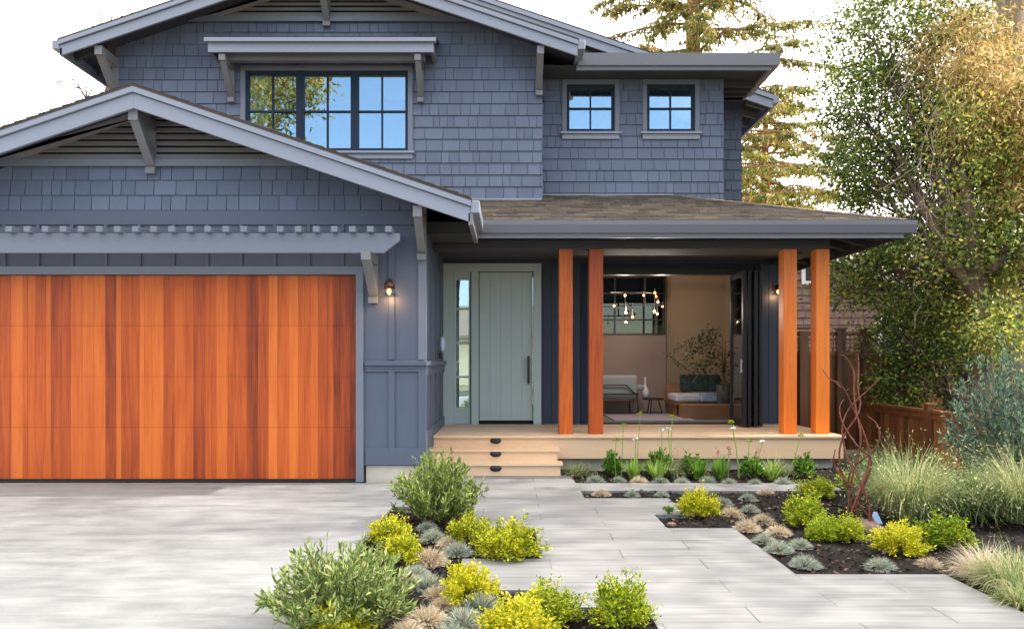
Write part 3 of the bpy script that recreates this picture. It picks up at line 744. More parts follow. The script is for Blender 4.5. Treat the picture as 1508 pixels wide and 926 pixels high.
gt = MB(); gt.box(XPL - .0, XP - .02, YP + .02, YP + .06, PZ(350, YP), PZ(343.5, YP)); part(gt, 'eave_fascia', 'fascia_paint')
gt = MB(); gt.box(XP - .06, XP - .02, YP + .06, 15, PZ(350, YP), PZ(343.5, YP)); part(gt, 'eave_fascia', 'soffit_paint')
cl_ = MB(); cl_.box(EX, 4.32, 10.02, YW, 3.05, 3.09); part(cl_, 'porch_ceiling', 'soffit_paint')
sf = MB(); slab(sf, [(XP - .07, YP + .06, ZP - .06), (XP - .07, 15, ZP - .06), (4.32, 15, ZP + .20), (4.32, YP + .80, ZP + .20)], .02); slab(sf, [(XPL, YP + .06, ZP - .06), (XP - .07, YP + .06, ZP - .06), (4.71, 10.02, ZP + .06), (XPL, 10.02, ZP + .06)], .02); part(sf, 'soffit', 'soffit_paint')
for k in range(9):
    y = YP + .45 + k * .5; t_ = MB(); t_.xz(y, y + .06, [(4.33, ZP + .18), (XP - .06, ZP - .085), (XP - .06, ZP - .18), (4.33, ZP + .02)]); part(t_, 'eave_rafter', 'soffit_paint')
bm_ = MB(); bm_.box(EX + .0, PX(1225, 10.0), 10.06, 10.30, PZ(367, 10.08), 3.13); part(bm_, 'porch_beam', 'soffit_paint', bevel=.006)
bm_ = MB(); bm_.box(4.12, 4.36, 10.30, YW, PZ(367, 10.08), 3.13); part(bm_, 'porch_beam', 'soffit_paint')
sm = MB(); sm.box(EX + .002, XPL, YP - .3, 10.06, 3.05, 3.20); part(sm, 'porch_frieze', 'soffit_paint')

# posts
PZT = PZ(367, 10.085)
for i, (pa, pb) in enumerate(((823.2, 843.3), (867.6, 888.3), (1154, 1173.8), (1202, 1221.8))):
    m_ = MB(); m_.box(PX(pa, 10.085), PX(pb, 10.085), 10.085, 10.275, ZD, PZT + .01, r=.21 + .17 * i)
    o = part(m_, 'porch_post', 'post_redwood' if i == 1 else 'post_cedar', bevel=.006)
    if i == 1: o['label'] = 'darker reddish post'

# --- garage front trim
YT = YG - .022
tr = MB(); tr.box(-7.44, EX - .1, YT, YG, PZ(331, YT), PZ(310, YT)); part(tr, 'frieze_board', 'siding_paint', bevel=.003)
tr = MB(); xr = -1.835; tr.box(-6.77, xr + .09, YT - .01, YG + .05, 2.487, 2.487 + .10); tr.box(xr, xr + .09, YT - .01, YG + .05, .01, 2.487); tr.box(-6.75, -6.66, YT - .01, YG + .05, .01, 2.487)
part(tr, 'garage_door_frame', 'trim_paint', bevel=.003)
x = PX(5, YG)
while x > -7.4: x -= .405
for k in range(40):
    x += .405
    if x > EX - .7: break
    t_ = MB(); t_.box(x, x + .04, YT, YG, 2.59, PZ(331, YT)); part(t_, 'batten', 'siding_paint')
def bb(name, pl, pr, pt, pb, D=YG, m='siding_paint', th=.022, par=None):
    t_ = MB(); a = wrect(pl, pr, pt, pb, D - th); t_.box(a[0], a[1], D - th, D, a[2], a[3]); return part(t_, name, m, par, bevel=.003)
bb('corner_board', 616, 628, 300, 530, m='trim_paint', th=.024)
bb('corner_board', 616, 628, 547, 660, m='siding_paint', th=.024)
bb('batten', 572, 581, 345, 530); bb('batten', 572, 581, 547, 660)
bb('base_board', 538.5, 628, 660, 684.5, m='siding_paint', th=.026)
bb('panel_rail', 538.5, 628, 538.5, 547, m='siding_paint', th=.024)
cp = MB(); za, zb = PZ(538.5, YG - .06), PZ(531.5, YG - .06); cp.box(PX(538, YG), EX + .055, YG - .055, YG, za, zb); cp.box(EX, EX + .055, YG, YW - .05, za, zb); cp.box(PX(538, YG), EX + .03, YG - .032, YG, za - .035, za); cp.box(EX, EX + .03, YG, YW - .05, za - .035, za)
part(cp, 'water_table', 'siding_paint', bevel=.006)
cs = MB(); cs.box(EX, EX + .022, YG + .0, YG + .12, ZD - .2, za - .035); cs.box(EX, EX + .022, YG, YG + .12, zb, 3.1); cs.box(EX, EX + .022, YG + .12, YW, GZ0 + .02, ZD + .13); cs.box(EX, EX + .02, YG + .12, YW, za - .12, za - .035)
for yy in (9.7, 10.4, 11.1): cs.box(EX, EX + .018, yy, yy + .07, ZD + .13, za - .12); cs.box(EX, EX + .018, yy, yy + .05, zb, 3.05)
part(cs, 'side_trim', 'siding_paint')

# garage door: four sections of vertical cedar boards
gdoor = MB(); x = -6.655; zz = [.035, .655, 1.265, 1.88, 2.487]; bx = []
while x < -1.84:
    wd = rng.choice([.06, .075, .09, .11, .13, .14]); e = min(x + wd, -1.838); 
    if -1.838 - e < .05: e = -1.838
    bx.append((x, e)); x = e
for (a, c) in bx:
    r0 = rng.choice([rng.uniform(.22, .55), rng.uniform(.4, .95), rng.uniform(.4, .85)])
    if a > -2.35: r0 *= .6
    if a < -6.3: r0 *= .7
    yo = rng.uniform(0, .003)
    for k in range(4):
        rr = min(.98, max(.04, r0))
        gdoor.box(a + .0008, c - .0008, YG + .045 + yo, YG + .08, zz[k] + .0012, zz[k + 1] - .0012, r=rr)
gd_o = part(gdoor, 'garage_door', 'cedar')
gb = MB(); gb.box(-6.66, -1.835, YG + .08, YG + .12, .0, 2.487); gb.box(-6.66, -1.835, YG + .03, YG + .08, .0, .032); part(gb, 'door_seal', 'matte_black', gd_o)

# pergola over the garage door
YQ = 8.38
q = MB(); zq0, zq1 = PZ(372.5, YQ), PZ(343.5, YQ); xq = PX(588.5, YQ); xl = 2 * GX - xq
q.xz(YQ, YQ + .055, [(xl, zq1), (xq, zq1), (xq, zq1 - .085), (xq - .18, zq0), (xl + .18, zq0), (xl, zq1 - .085)])
part(q, 'pergola_beam', 'trim_paint', bevel=.004)
xt = PX(571.7 - 4.6, 8.3); k = 0
while xt > xl + .02:
    t_ = MB(); t_.box(xt, xt + .072, 8.30, YG - .022, zq1 + .001, PZ(333, 8.3)); part(t_, 'rafter_tail', 'trim_paint', bevel=.003); xt -= .2028; k += 1

def bracket(x, wdt, yw, yf, zt, zb, name='bracket', arch=.10, th=.10, m='bracket_paint'):
    """curved knee brace: a head block in front, an arm sweeping down to a foot block on the wall"""
    mb = MB(); a, c = x - wdt / 2, x + wdt / 2
    mb.yz(a - .004, c + .004, [(yf, zt), (yw, zt), (yw, zt - th), (yf, zt - th)])                 # outlooker
    pts_o = []; pts_i = []; nseg = 10; P0 = Vector((yf + .03, zt - th)); P2 = Vector((yw, zb + .05)); C_ = Vector((yf + (yw - yf) * .52, zb + (zt - zb) * .42))
    q0 = Vector((yf + .03 + th * .9, zt - th)); q2 = Vector((yw, zb + .05 + th * 1.2)); Cq = C_ + Vector((.05, .09))
    for i in range(nseg + 1):
        t = i / nseg
        pts_o.append(P0 * (1 - t) ** 2 + C_ * 2 * t * (1 - t) + P2 * t * t); pts_i.append(q0 * (1 - t) ** 2 + Cq * 2 * t * (1 - t) + q2 * t * t)
    for i in range(nseg): mb.yz(a, c, [tuple(pts_o[i]), tuple(pts_o[i + 1]), tuple(pts_i[i + 1]), tuple(pts_i[i])])
    mb.yz(a - .002, c + .002, [(yw - .035, zt - th), (yw, zt - th), (yw, zb), (yw - .035, zb)])  # wall leg
    mb.box(a - .006, c + .006, yw - .075, yw - .034, zb, zb + .07)                                  # foot block
    return part(mb, name, m)
bracket(GX - .0 - .03, .10, YG - .02, YB + .045, GA - .26, PZ(258, YG), th=.13)
bracket(PX(622, YG), .095, YG - .02, YB + .045, GA - .28 - PITCH * (PX(622, YG) - GX), PZ(384, YG), th=.12)
bracket(PX(551, YG), .10, YG - .02, YQ - .03, zq0 + .02, PZ(447, YG), th=.10)
bracket(MX, .10, YM - .02, YMB + .045, MA - .27, PZ(42, YM), th=.12)
bracket(PX(794, YM), .095, YM - .02, YMB + .045, MA - .27 - PITCH * (PX(794, YM) - MX), PZ(143, YM), th=.12)
bracket(UX0 - .0, .10, YM - .0, YMB + .045, MA - .27 - PITCH * (MX - UX0), PZ(152, YM), th=.13)

# gable vents
def vent(cx, apex, half, z0, yw, n, ybd):
    mb = MB(); t = .035
    mb.box(cx - half - .5, cx + half + .5, yw - .045, yw - .01, z0 - .085, z0); o = part(mb, 'vent_sill', 'trim_paint')
    mb = MB()
    for s in (-1, 1):   # sloping frame boards
        L_ = half
        mb.xz(yw - .04, yw - .008, [(cx, apex + .01), (cx + s * (L_ + .55), apex + .01 - PITCH * (L_ + .55)), (cx + s * (L_ + .55), z0), (cx + s * L_, z0), (cx, z0 + PITCH * L_)])
    fr = part(mb, 'vent_frame', 'vent_paint')
    mb = MB(); top = z0 + PITCH * half; k = 0; z = z0 + .008
    while z < top - .03:
        hw = (top - z) / PITCH - .02
        if hw > .08: mb.xz(yw - .03, yw - .03 + .001, [(cx - hw, z), (cx + hw, z), (cx + hw, z + .01), (cx - hw, z + .01)]); mb.yz(cx - hw, cx + hw, [(yw - .040, z), (yw - .034, z - .004), (yw - .005, z + .048), (yw - .011, z + .054)])
        z += .078
    part(mb, 'vent_slats', 'vent_paint', fr)
    mb = MB(); mb.xz(yw - .006, yw - .004, [(cx - half, z0), (cx + half, z0), (cx, top)]); part(mb, 'vent_back', 'dark_void', fr)
vent(GX, GA - .085, 1.60, PZ(236, YG), YG - .02, 8, None)
vent(MX, MA - .095, 1.62, PZ(26, YM), YM - .02, 8, None)

# --- upper windows
def window(r, D, sashes, sill=True, trim=.075, reveal=.05, hood=False, curtain=False, mat_s='sash_paint'):
    x0, x1, z0, z1 = r
    mb = MB(); yt = D - .035
    mb.box(x0 - trim, x1 + trim, yt, D, z1, z1 + trim * 1.0); mb.box(x0 - trim, x0, yt, D, z0, z1); mb.box(x1, x1 + trim, yt, D, z0, z1)
    root = part(mb, 'window', 'trim_paint', bevel=.004)
    if sill:
        mb = MB(); mb.box(x0 - trim - .03, x1 + trim + .03, yt - .045, D, z0 - .035, z0); mb.box(x0 - trim, x1 + trim, yt - .008, D, z0 - .115, z0 - .035); part(mb, 'sill', 'fascia_paint', root, bevel=.004)
    for (a, c) in sashes:
        mb = MB(); f = .045; y0, y1 = D + .0, D + .06; g0, g1 = a + f, c - f; h0, h1 = z0 + f + .015, z1 - f
        mb.box(a, g0, y0, y1, z0, z1); mb.box(g1, c, y0, y1, z0, z1); mb.box(g0, g1, y0, y1, z0, h0); mb.box(g0, g1, y0, y1, h1, z1)
        sa = part(mb, 'sash', mat_s, root)
        mb = MB(); mxx = (g0 + g1) / 2; mzz = (h0 + h1) / 2
        mb.box(mxx - .011, mxx + .011, y0 + .008, y0 + .036, h0, h1); mb.box(g0, mxx - .011, y0 + .008, y0 + .036, mzz - .011, mzz + .011); mb.box(mxx + .011, g1, y0 + .008, y0 + .036, mzz - .011, mzz + .011)
        part(mb, 'muntin', mat_s, root)
        mb = MB(); mb.box(g0 - .01, g1 + .01, y0 + .04, y0 + .046, h0 - .01, h1 + .01); part(mb, 'pane', 'window_glass', root)
    return root
pxs = lambda a, D: PX(a, D)
bwn = window(bigw, YM, [(pxs(362, YM), pxs(440, YM)), (pxs(443, YM), pxs(520.5, YM)), (pxs(523.5, YM), pxs(601, YM))])
mb = MB(); 
for a in (441.5, 522): mb.box(PX(a, YM) - .017, PX(a, YM) + .017, YM - .004, YM + .06, bigw[2], bigw[3])
part(mb, 'mullion', 'sash_paint', bwn)
window(sw1, YU, [(sw1[0], sw1[1])]); window(sw2, YU, [(sw2[0], sw2[1])])
# curtain behind the left sash
mb = MB(); pts = []
x = PX(364, YM); 
npl = 28
for i in range(npl + 1):
    xx = x + .30 * i / npl; pts.append((xx, YM + .082 + .018 * math.sin(i * 1.5)))
for i in range(npl): mb.poly([(pts[i][0], pts[i][1], bigw[2] - .1), (pts[i + 1][0], pts[i + 1][1], bigw[2] - .1), (pts[i + 1][0], pts[i + 1][1], bigw[3] + .05), (pts[i][0], pts[i][1], bigw[3] + .05)])
tag(mb.build('curtain', 'curtain', smooth=True), 'pale green curtain gathered behind the left sash of the wide upper window', 'curtain')
# hood over the big window
YH = 11.16
mb = MB(); hx0, hx1 = PX(306, YH), PX(638.5, YH); z63, z77 = PZ(63, YH), PZ(77, YH); z54 = PZ(54.5, YH - .05)
mb.box(hx0, hx1, YH, YH + .04, z77, z63); mb.box(hx0 - .04, hx1 + .04, YH - .05, YH + .04, z63, z54); 
hd = part(mb, 'window_hood', 'fascia_paint', bevel=.004)
mb = MB(); mb.prism([(hx0 - .04, YH - .055, z54), (hx0 - .04, YM, z54 + .14), (hx0 - .04, YM, z54 + .10), (hx0 - .04, YH - .055, z54 + .001)], (hx1 - hx0 + .08, 0, 0)); part(mb, 'hood_roof', 'dark_roof', hd)
mb = MB(); mb.box(hx0, hx1, YH + .04, YM - .02, z63 - .03, z63); mb.box(hx0, hx0 + .05, YH + .04, YM - .02, z77, z63 - .03); mb.box(hx1 - .05, hx1, YH + .04, YM - .02, z77, z63 - .03)
mb.box(hx0 + .15, hx1 - .15, YH + .16, YH + .26, z77 - .06, z77 + .06)
part(mb, 'hood_soffit', 'bracket_paint', hd)
for pf in (342.5, 620): bracket(PX(pf, YM), .085, YM - .02, YH + .02, z77 - .02, PZ(153, YM), th=.09)
mb = MB(); mb.box(UX1 + .02, PX(991, YU), YU - .04, YU - .02, PZ(290, YU), PZ(286.5, YU)); mb.box(EX + .4, UX1 + .0, YM - .045, YM - .02, PZ(296, YM), PZ(293, YM)); part(mb, 'wall_flashing', 'fascia_paint')

# --- front door
def drect(mb, pl, pr, pt, pb, y0, y1, D=YW): a = wrect(pl, pr, pt, pb, D); mb.box(a[0], a[1], y0, y1, a[2], a[3])
mb = MB(); drect(mb, 652, 668, 388, 624.2, YW - .03, YW + .04); drect(mb, 785.5, 797, 388, 624.2, YW - .03, YW + .04); drect(mb, 668, 785.5, 388, 400, YW - .03, YW + .04)
drect(mb, 694, 705, 400, 624.2, YW - .03, YW + .04)
fd = part(mb, 'front_door_frame', 'sage_paint', bevel=.004)
mb = MB(); D0 = YW + .02
drect(mb, 668, 671.5, 400, 624.2, D0, D0 + .04); drect(mb, 690, 692.5, 400, 624.2, D0, D0 + .04); drect(mb, 671.5, 690, 400, 412, D0, D0 + .04); drect(mb, 671.5, 690, 601, 624.2, D0, D0 + .04)
for py in (453, 503.5, 553.5): drect(mb, 671.5, 690, py, py + 3, D0 + .004, D0 + .03)
sl_ = part(mb, 'sidelight', 'sage_paint', fd)
mb = MB(); drect(mb, 671, 690.5, 411, 602, D0 + .032, D0 + .038); part(mb, 'sidelight_pane', 'window_glass', fd)
mb = MB(); drect(mb, 705, 706, 400, 624.2, D0, D0 + .03); drect(mb, 692.5, 694, 400, 624.2, D0, D0 + .03); drect(mb, 705, 786, 620, 624.2, D0 - .01, D0 + .06); part(mb, 'door_gap', 'dark_void', fd)
mb = MB(); a = wrect(706, 784, 401, 619, YW)
x = a[0]; nb = 5
for i in range(nb): 
    e = a[0] + (a[1] - a[0]) * (i + 1) / nb; mb.box(x + (.0008 if i else 0), e, D0 + .0, D0 + .05, a[2], a[3]); x = e
drl = part(mb, 'front_door', 'sage_paint', fd, bevel=.003)
mb = MB(); drect(mb, 776.5, 780, 524, 565, D0 - .06, D0 - .04); drect(mb, 777, 779.5, 530, 533, D0 - .04, D0); drect(mb, 777, 779.5, 556, 559, D0 - .04, D0)
part(mb, 'door_handle', 'matte_black', fd)
mb = MB(); drect(mb, 784.3, 785.6, 401, 624, D0 + .03, D0 + .036); part(mb, 'door_gap_gleam', 'door_glass', fd)  # reflective strip added to imitate light showing through the slightly open door
mb = MB(); mb.box(-1.0, .65, YW + .2, YW + .25, ZD, 3.2); part(mb, 'hall_wall', 'dark_siding')

# --- frame of the living room opening and the folded glass doors
x0, x1, z0, z1 = room_hole
mb = MB(); drect(mb, 855, 864.5, 388.5, 625, YW - .035, YW + .02); drect(mb, 864.5, 1106, 388.5, 394, YW - .035, YW + .02); drect(mb, 1111, 1118, 388.5, 625, YW - .035, YW + .02)
of = part(mb, 'opening_frame', 'sash_paint', bevel=.003)
mb = MB(); mb.box(x0 - .02, x0 + .04, YW - .02, YW + .14, ZD, z1); mb.box(x0, x1, YW - .02, YW + .14, z1 - .08, z1 + .03); mb.box(x0, x1, YW - .03, YW + .12, ZD, ZD + .02); part(mb, 'opening_track', 'black_frame', of)
fold = []
for k, xx in enumerate((3.50, 3.585, 3.67, 3.755)):
    ya, yb = YW - .62 + (.03 if k % 2 else 0), YW + .06; mb = MB(); th = .05; zt_ = z1 - .09
    mb.box(xx, xx + th, ya, ya + .07, ZD + .015, zt_); mb.box(xx, xx + th, yb - .07, yb, ZD + .015, zt_); mb.box(xx, xx + th, ya + .07, yb - .07, ZD + .015, ZD + .12); mb.box(xx, xx + th, ya + .07, yb - .07, zt_ - .08, zt_)
    dp = part(mb, 'folding_door', 'black_frame', bevel=.004)
    mb = MB(); mb.box(xx + .02, xx + .028, ya + .06, yb - .06, ZD + .11, zt_ - .07); part(mb, 'pane', 'door_glass', dp)
    if k == 0:
        mb = MB(); mb.box(xx - .03, xx - .012, ya + .02, ya + .045, ZD + .82, ZD + 1.02); mb.box(xx - .012, xx, ya + .02, ya + .045, ZD + .84, ZD + .86); mb.box(xx - .012, xx, ya + .02, ya + .045, ZD + .98, ZD + 1.0); part(mb, 'door_handle', 'steel', dp)

# ------------------------------------------------------------------ porch deck
deck = empty('porch_deck', (1.7, 10.8, 0), 'tan board porch deck with three wide steps at its left end', 'deck'); WL[deck] = Vector((1.7, 10.8, 0))
mb = MB(); y = 9.845; XD = 4.48
while y < YW - .01:
    e = min(y + .138, YW - .002); mb.box(EX + .03, XD, y, e - .004, ZD - .028, ZD, r=rng.uniform(.2, .9)); y = e
mb.build('deck_boards', 'deck_wood', deck)
mb = MB(); mb.box(EX + .03, XD - .02, 9.878, 9.90, .155, ZD - .029, r=.5); mb.box(XD - .045, XD - .021, 9.90, YW, .155, ZD - .029, r=.4); mb.build('fascia_board', 'deck_wood', deck)
mb = MB(); mb.box(EX + .1, XD - .12, 9.98, YW - .05, -.1, .155); mb.build('footing', 'foundation', deck)
for (zt_, ya, yb, pr) in ((.308, 9.60, 9.875, 824.5), (.160, 9.36, 9.60, 829)):
    xr_ = PX(pr, ya); mb = MB(); mb.box(EX + .01, xr_, ya, ya + .118, zt_ - .028, zt_, r=.6); mb.box(EX + .01, xr_, ya + .122, yb + .03, zt_ - .028, zt_, r=.45)
    stp = mb.build('step', 'deck_wood', deck)
    mb = MB(); mb.box(EX + .03, xr_ - .03, ya + .03, ya + .052, zt_ - .155 if zt_ > .2 else 0.001, zt_ - .029, r=.7); mb.box(xr_ - .052, xr_ - .03, ya + .052, 9.87, 0 if zt_ < .2 else .13, zt_ - .029, r=.5); mb.build('riser', 'deck_wood', stp)
for (py, yy) in ((648.5, 9.872), (668, 9.628), (689.3, 9.388)):
    mb = MB(); c = (PX(730, yy), yy, PZ(py, yy)); mb.ball(c, .075, .028, .042, 16, 8); mb.box(c[0] - .06, c[0] + .06, yy - .034, yy - .01, c[2] - .012, c[2] - .004)
    mb.build('step_light', 'matte_black', deck, smooth=True)

# ------------------------------------------------------------------ lamps and small fittings
def barn_lamp(x, y, z, label, bulb, s=1.0):
    """round plate on the wall at y, short arm, dark cap, clear bell, lit bulb"""
    r = empty('wall_lamp', (x, y, z), label, 'wall lamp')
    mb = MB(); mb.box(-.045 * s, .02 * s, -.02, 0, -.02 * s, .12 * s); mb.tube([(-.01, -.02, .07 * s), (-.0, -.08, .10 * s), (.0, -.13, .07 * s)], .010 * s, 8); mb.build('bracket_arm', 'bronze', r, local=True)
    mb = MB(); mb.lathe((0, -.13, 0), [(.0, .085 * s), (.028 * s, .08 * s), (.05 * s, .06 * s), (.062 * s, .02 * s), (.064 * s, -.02 * s), (.056 * s, -.02 * s), (.05 * s, .03 * s)], 18); mb.build('cap', 'bronze', r, True, local=True)
    mb = MB(); mb.lathe((0, -.13, 0), [(.06 * s, -.018 * s), (.075 * s, -.05 * s), (.105 * s, -.09 * s), (.125 * s, -.11 * s)], 24); mb.build('glass_shade', 'clear_glass', r, True, local=True)
    mb = MB(); mb.ball((0, -.13, -.045 * s), .026 * s, .026 * s, .04 * s); mb.build('bulb', bulb, r, True, local=True)
    ld = bpy.data.lights.new('lamp_glow', 'POINT'); ld.energy = 2.0; ld.color = (1, .55, .25); ld.shadow_soft_size = .04
    lo = bpy.data.objects.new('lamp_glow', ld); COL.objects.link(lo); lo.parent = r; lo.location = (0, -.13, -.12 * s)
    return r
barn_lamp(PX(576, YG), YG - .024, PZ(425, YG), 'lit barn lamp with clear glass bell beside the garage door', 'bulb')
barn_lamp(PX(1141, YW), YW - .014, PZ(427, YW), 'lit wall lamp on the dark wall between the folded glass doors and the right posts', 'bulb', .8)
r = empty('door_chime', (EX + .022, 10.75, 1.55), 'small box with a pale round cover on the side wall left of the front door', 'doorbell')
mb = MB(); mb.box(0, .05, -.07, .07, -.06, .03); mb.build('case', 'matte_black', r, bevel=.006, local=True)
mb = MB(); mb.ball((.045, 0, .15), .045, .08, .12); mb.build('cover', 'cushion_blue', r, True, local=True)

# ------------------------------------------------------------------ living room
YB_ = 14.55
r = empty('armchair', (PX(905, 13.6), 13.6, ZD), 'pale grey armchair with a thin black frame seen from behind in the living room', 'armchair')
mb = MB(); mb.box(-.38, .42, -.04, .16, .32, .74); mb.build('backrest', 'grey_fabric', r, bevel=.05, local=True)
mb = MB(); mb.box(-.36, .40, .12, .78, .28, .44); mb.build('seat', 'grey_fabric', r, bevel=.05, local=True)
mb = MB()
mb.tube([(-.38, -.07, .40), (-.30, -.07, .42), (-.20, -.075, .56), (.20, -.075, .56), (.34, -.07, .42), (.42, -.07, .40)], .014, 6); mb.tube([(-.40, -.06, .40), (.44, -.06, .40)], .014, 6)
mb.build('back_frame', 'matte_black', r, local=True)
for sx in (-.36, .40):
    mb = MB(); mb.tube([(sx, -.06, .42), (sx + .02, -.10, 0)], .012, 6); mb.build('leg', 'matte_black', r, local=True)
    mb = MB(); mb.tube([(sx, .72, .30), (sx, .76, 0)], .012, 6); mb.build('leg', 'matte_black', r, local=True)
mb = MB(); mb.box(.40, .56, .0, .7, .46, .56); mb.build('armrest', 'grey_fabric', r, bevel=.04, local=True)
r = empty('side_table', (PX(962, 13.9), 13.9, ZD), 'low dark round side table between the armchair and the daybed', 'side table')
mb = MB(); mb.lathe((0, 0, 0), [(0, .30), (.20, .30), (.20, .275), (0, .275)], 20); mb.build('table_top', 'matte_black', r, local=True)
for k in range(3):
    a = k * 2.1; mb = MB(); mb.tube([(.1 * math.cos(a), .1 * math.sin(a), .275), (.17 * math.cos(a), .17 * math.sin(a), 0)], .01, 6); mb.build('leg', 'matte_black', r, local=True)
mb = MB(); mb.lathe((PX(950, 13.95), 13.95, ZD + .30), [(.0, 0), (.06, 0), (.075, .08), (.065, .16), (.025, .22), (.012, .30), (.012, .40), (0, .40)], 14)
tag(mb.build('vase', 'ceramic_white', smooth=True), 'white long necked vase standing on the dark side table', 'vase')
r = empty('daybed', (PX(1035, 13.6), 13.6, ZD), 'oak daybed with a pale seat cushion at the right of the living room', 'daybed')
X0 = PX(982, 13.9) - PX(1035, 13.6)
mb = MB(); mb.box(X0, X0 + .40, .42, .47, .10, .58); mb.build('back_panel', 'oak', r, local=True)
mb = MB(); mb.box(X0, .60, -.30, .42, .20, .26); mb.build('bench', 'oak', r, local=True)
mb = MB(); mb.box(X0 + .02, X0 + .06, -.28, .40, 0, .20); mb.build('leg', 'oak', r, local=True)
mb = MB(); mb.box(X0 + .30, X0 + .36, -.28, .40, 0, .20); mb.build('leg', 'oak', r, local=True)
mb = MB(); mb.box(X0 + .03, -.10, -.28, .40, .262, .40); mb.build('seat', 'pale_fabric', r, bevel=.035, local=True)
mb = MB(); mb.box(-.13, .50, -.34, .38, .262, .41); mb.build('seat_cushion', 'cushion_blue', r, bevel=.035, local=True)
mb = MB(); mb.box(PX(1006, 12.8), 4.14, 12.75, 13.15, ZD, ZD + .24, r=.5)
tag(mb.build('storage_bench', 'oak', bevel=.01), 'low oak block bench in front of the daybed', 'bench')
for k, (px, c, lab) in enumerate(((1014, .44, 'leftmost of the dark teal cushions on the daybed'), (1033, .44, 'middle one of the dark teal cushions on the daybed'), (1050, .44, 'rightmost dark teal cushion on the daybed, beside the tall grey pot'))):
    mb = MB(); x = PX(px, 13.95); mb.prism([(x - .15, 13.92, ZD + .43), (x + .15, 13.92 - .03 * k, ZD + .43), (x + .15, 13.98, ZD + .74), (x - .15, 13.99, ZD + .74)], (0, .1, 0))
    tag(mb.build('cushion', 'teal_fabric', bevel=.04), lab, 'cushion', 'dark cushions on the daybed')
mb = MB(); mb.box(PX(890, 13.6), PX(1000, 13.6), 12.3, 14.3, ZD, ZD + .012); tag(mb.build('rug', 'rug'), 'pale flat rug on the living room floor under the armchair', 'rug')
r = empty('indoor_tree', (PX(1066, 13.2), 13.2, ZD), 'thin branched indoor tree in a tall grey pot by the folded doors', 'potted tree')
mb = MB(); mb.lathe((0, 0, 0), [(0, 0), (.10, 0), (.14, .58), (.12, .58), (.11, .5), (0, .5)], 18); mb.build('pot', 'pot_grey', r, True, local=True)
mb = MB(); lp = []; ldn = []
for k in range(16):
    a = rng.uniform(0, 6.28); a = rng.uniform(2.3, 4.0) if k % 2 else a; Lb = rng.uniform(.4, 1.05); z0 = rng.uniform(.75, 1.5); P = [Vector((0, 0, .5))]
    P.append(Vector((.03 * math.cos(a), .03 * math.sin(a), z0)))
    for j in range(1, 7):
        t = j / 6; P.append(Vector((math.cos(a) * Lb * t, math.sin(a) * Lb * .5 * t, z0 + .55 * t - .75 * t * t + rng.uniform(-.03, .03))))
    mb.tube(P, [.012] + [.009] * 2 + [.005] * (len(P) - 3), 5)
    for p_ in P[3:]:
        for _ in range(9): lp.append(p_ + Vector([rng.gauss(0, .05) for _ in range(3)])); ldn.append([rng.gauss(0, 1), rng.gauss(0, 1), rng.gauss(-.4, .6)])
mb.build('stem', 'twig', r, local=True)
meshobj('foliage', leaf_mesh('foliage', np.array(lp), np.array(ldn), .07, .5, 'room_leaf'), r)
r = empty('chandelier', (PX(930, 13.0), 13.0, 3.40), 'black branching chandelier with many small glowing bulbs', 'chandelier')
mb = MB(); rx = PX(950, 13.0) - PX(930, 13.0)
def cc(px, py, dy=0): return Vector((PX(px, 13.0) - PX(930, 13.0), dy, PZ(py, 13.0) - 3.40))
mb.tube([cc(950, 388), cc(950, 449)], .012, 6); mb.tube([cc(919, 449), cc(978, 449, .1)], .012, 6); mb.tube([cc(898, 431, -.1), cc(967, 431)], .010, 6)
bulbs = [(919.2, 435.7, -.1), (905.4, 449.8, .1), (919.2, 461.6, -.2), (949.6, 434, .1), (962.7, 431.9, -.1), (969.6, 435, .2), (968.9, 444.3, 0), (978.2, 449.8, .15), (961.7, 459.2, -.1), (969.6, 461.6, .1), (931.3, 466.8, 0)]
for (a, b_, d) in bulbs:
    q = cc(a, b_, d); hub = cc(a, 446, 0) if a < 940 else cc(965, 448, 0); mb.tube([cc(a, 449 if b_ < 449 else 446, 0) * .5 + hub * .5, Vector((q.x, q.y, hub.z)), q + Vector((0, 0, -.02 if b_ < 446 else .05))], .007, 5)
    mb.tube([q + Vector((0, 0, .03)), q + Vector((0, 0, .075))], .016, 8)
mb.build('frame', 'matte_black', r, local=True)
for i, (a, b_, d) in enumerate(bulbs):
    q = cc(a, b_, d); m2 = MB(); m2.ball(q, .021, .021, .026); m2.build('bulb', 'bulb_dim', r, True, local=True)
for q in (cc(915, 450), cc(968, 450)):
    ld = bpy.data.lights.new('bulb_glow', 'POINT'); ld.energy = 13; ld.color = (1, .84, .70); ld.shadow_soft_size = .02
    lo = bpy.data.objects.new('bulb_glow', ld); COL.objects.link(lo); lo.parent = r; lo.location = q + Vector((0, -.3, -.1))
# garden behind the inner window
mb = MB(); mb.box(-1, 4.5, 17.2, 17.3, 2.3, 3.6); tag(mb.build('added_dark_panel', 'dark_siding'), 'added dark panel that darkens the top of the view through the inner window', 'screen')  # dark panel added to dim the sky seen above the garden wall
mb = MB(); mb.box(-1, 4.5, 18.6, 18.8, -.1, 2.9); tag(mb.build('garden_wall', 'grey_rock_wall'), 'pale garden wall glimpsed through the inner living room window', 'wall')

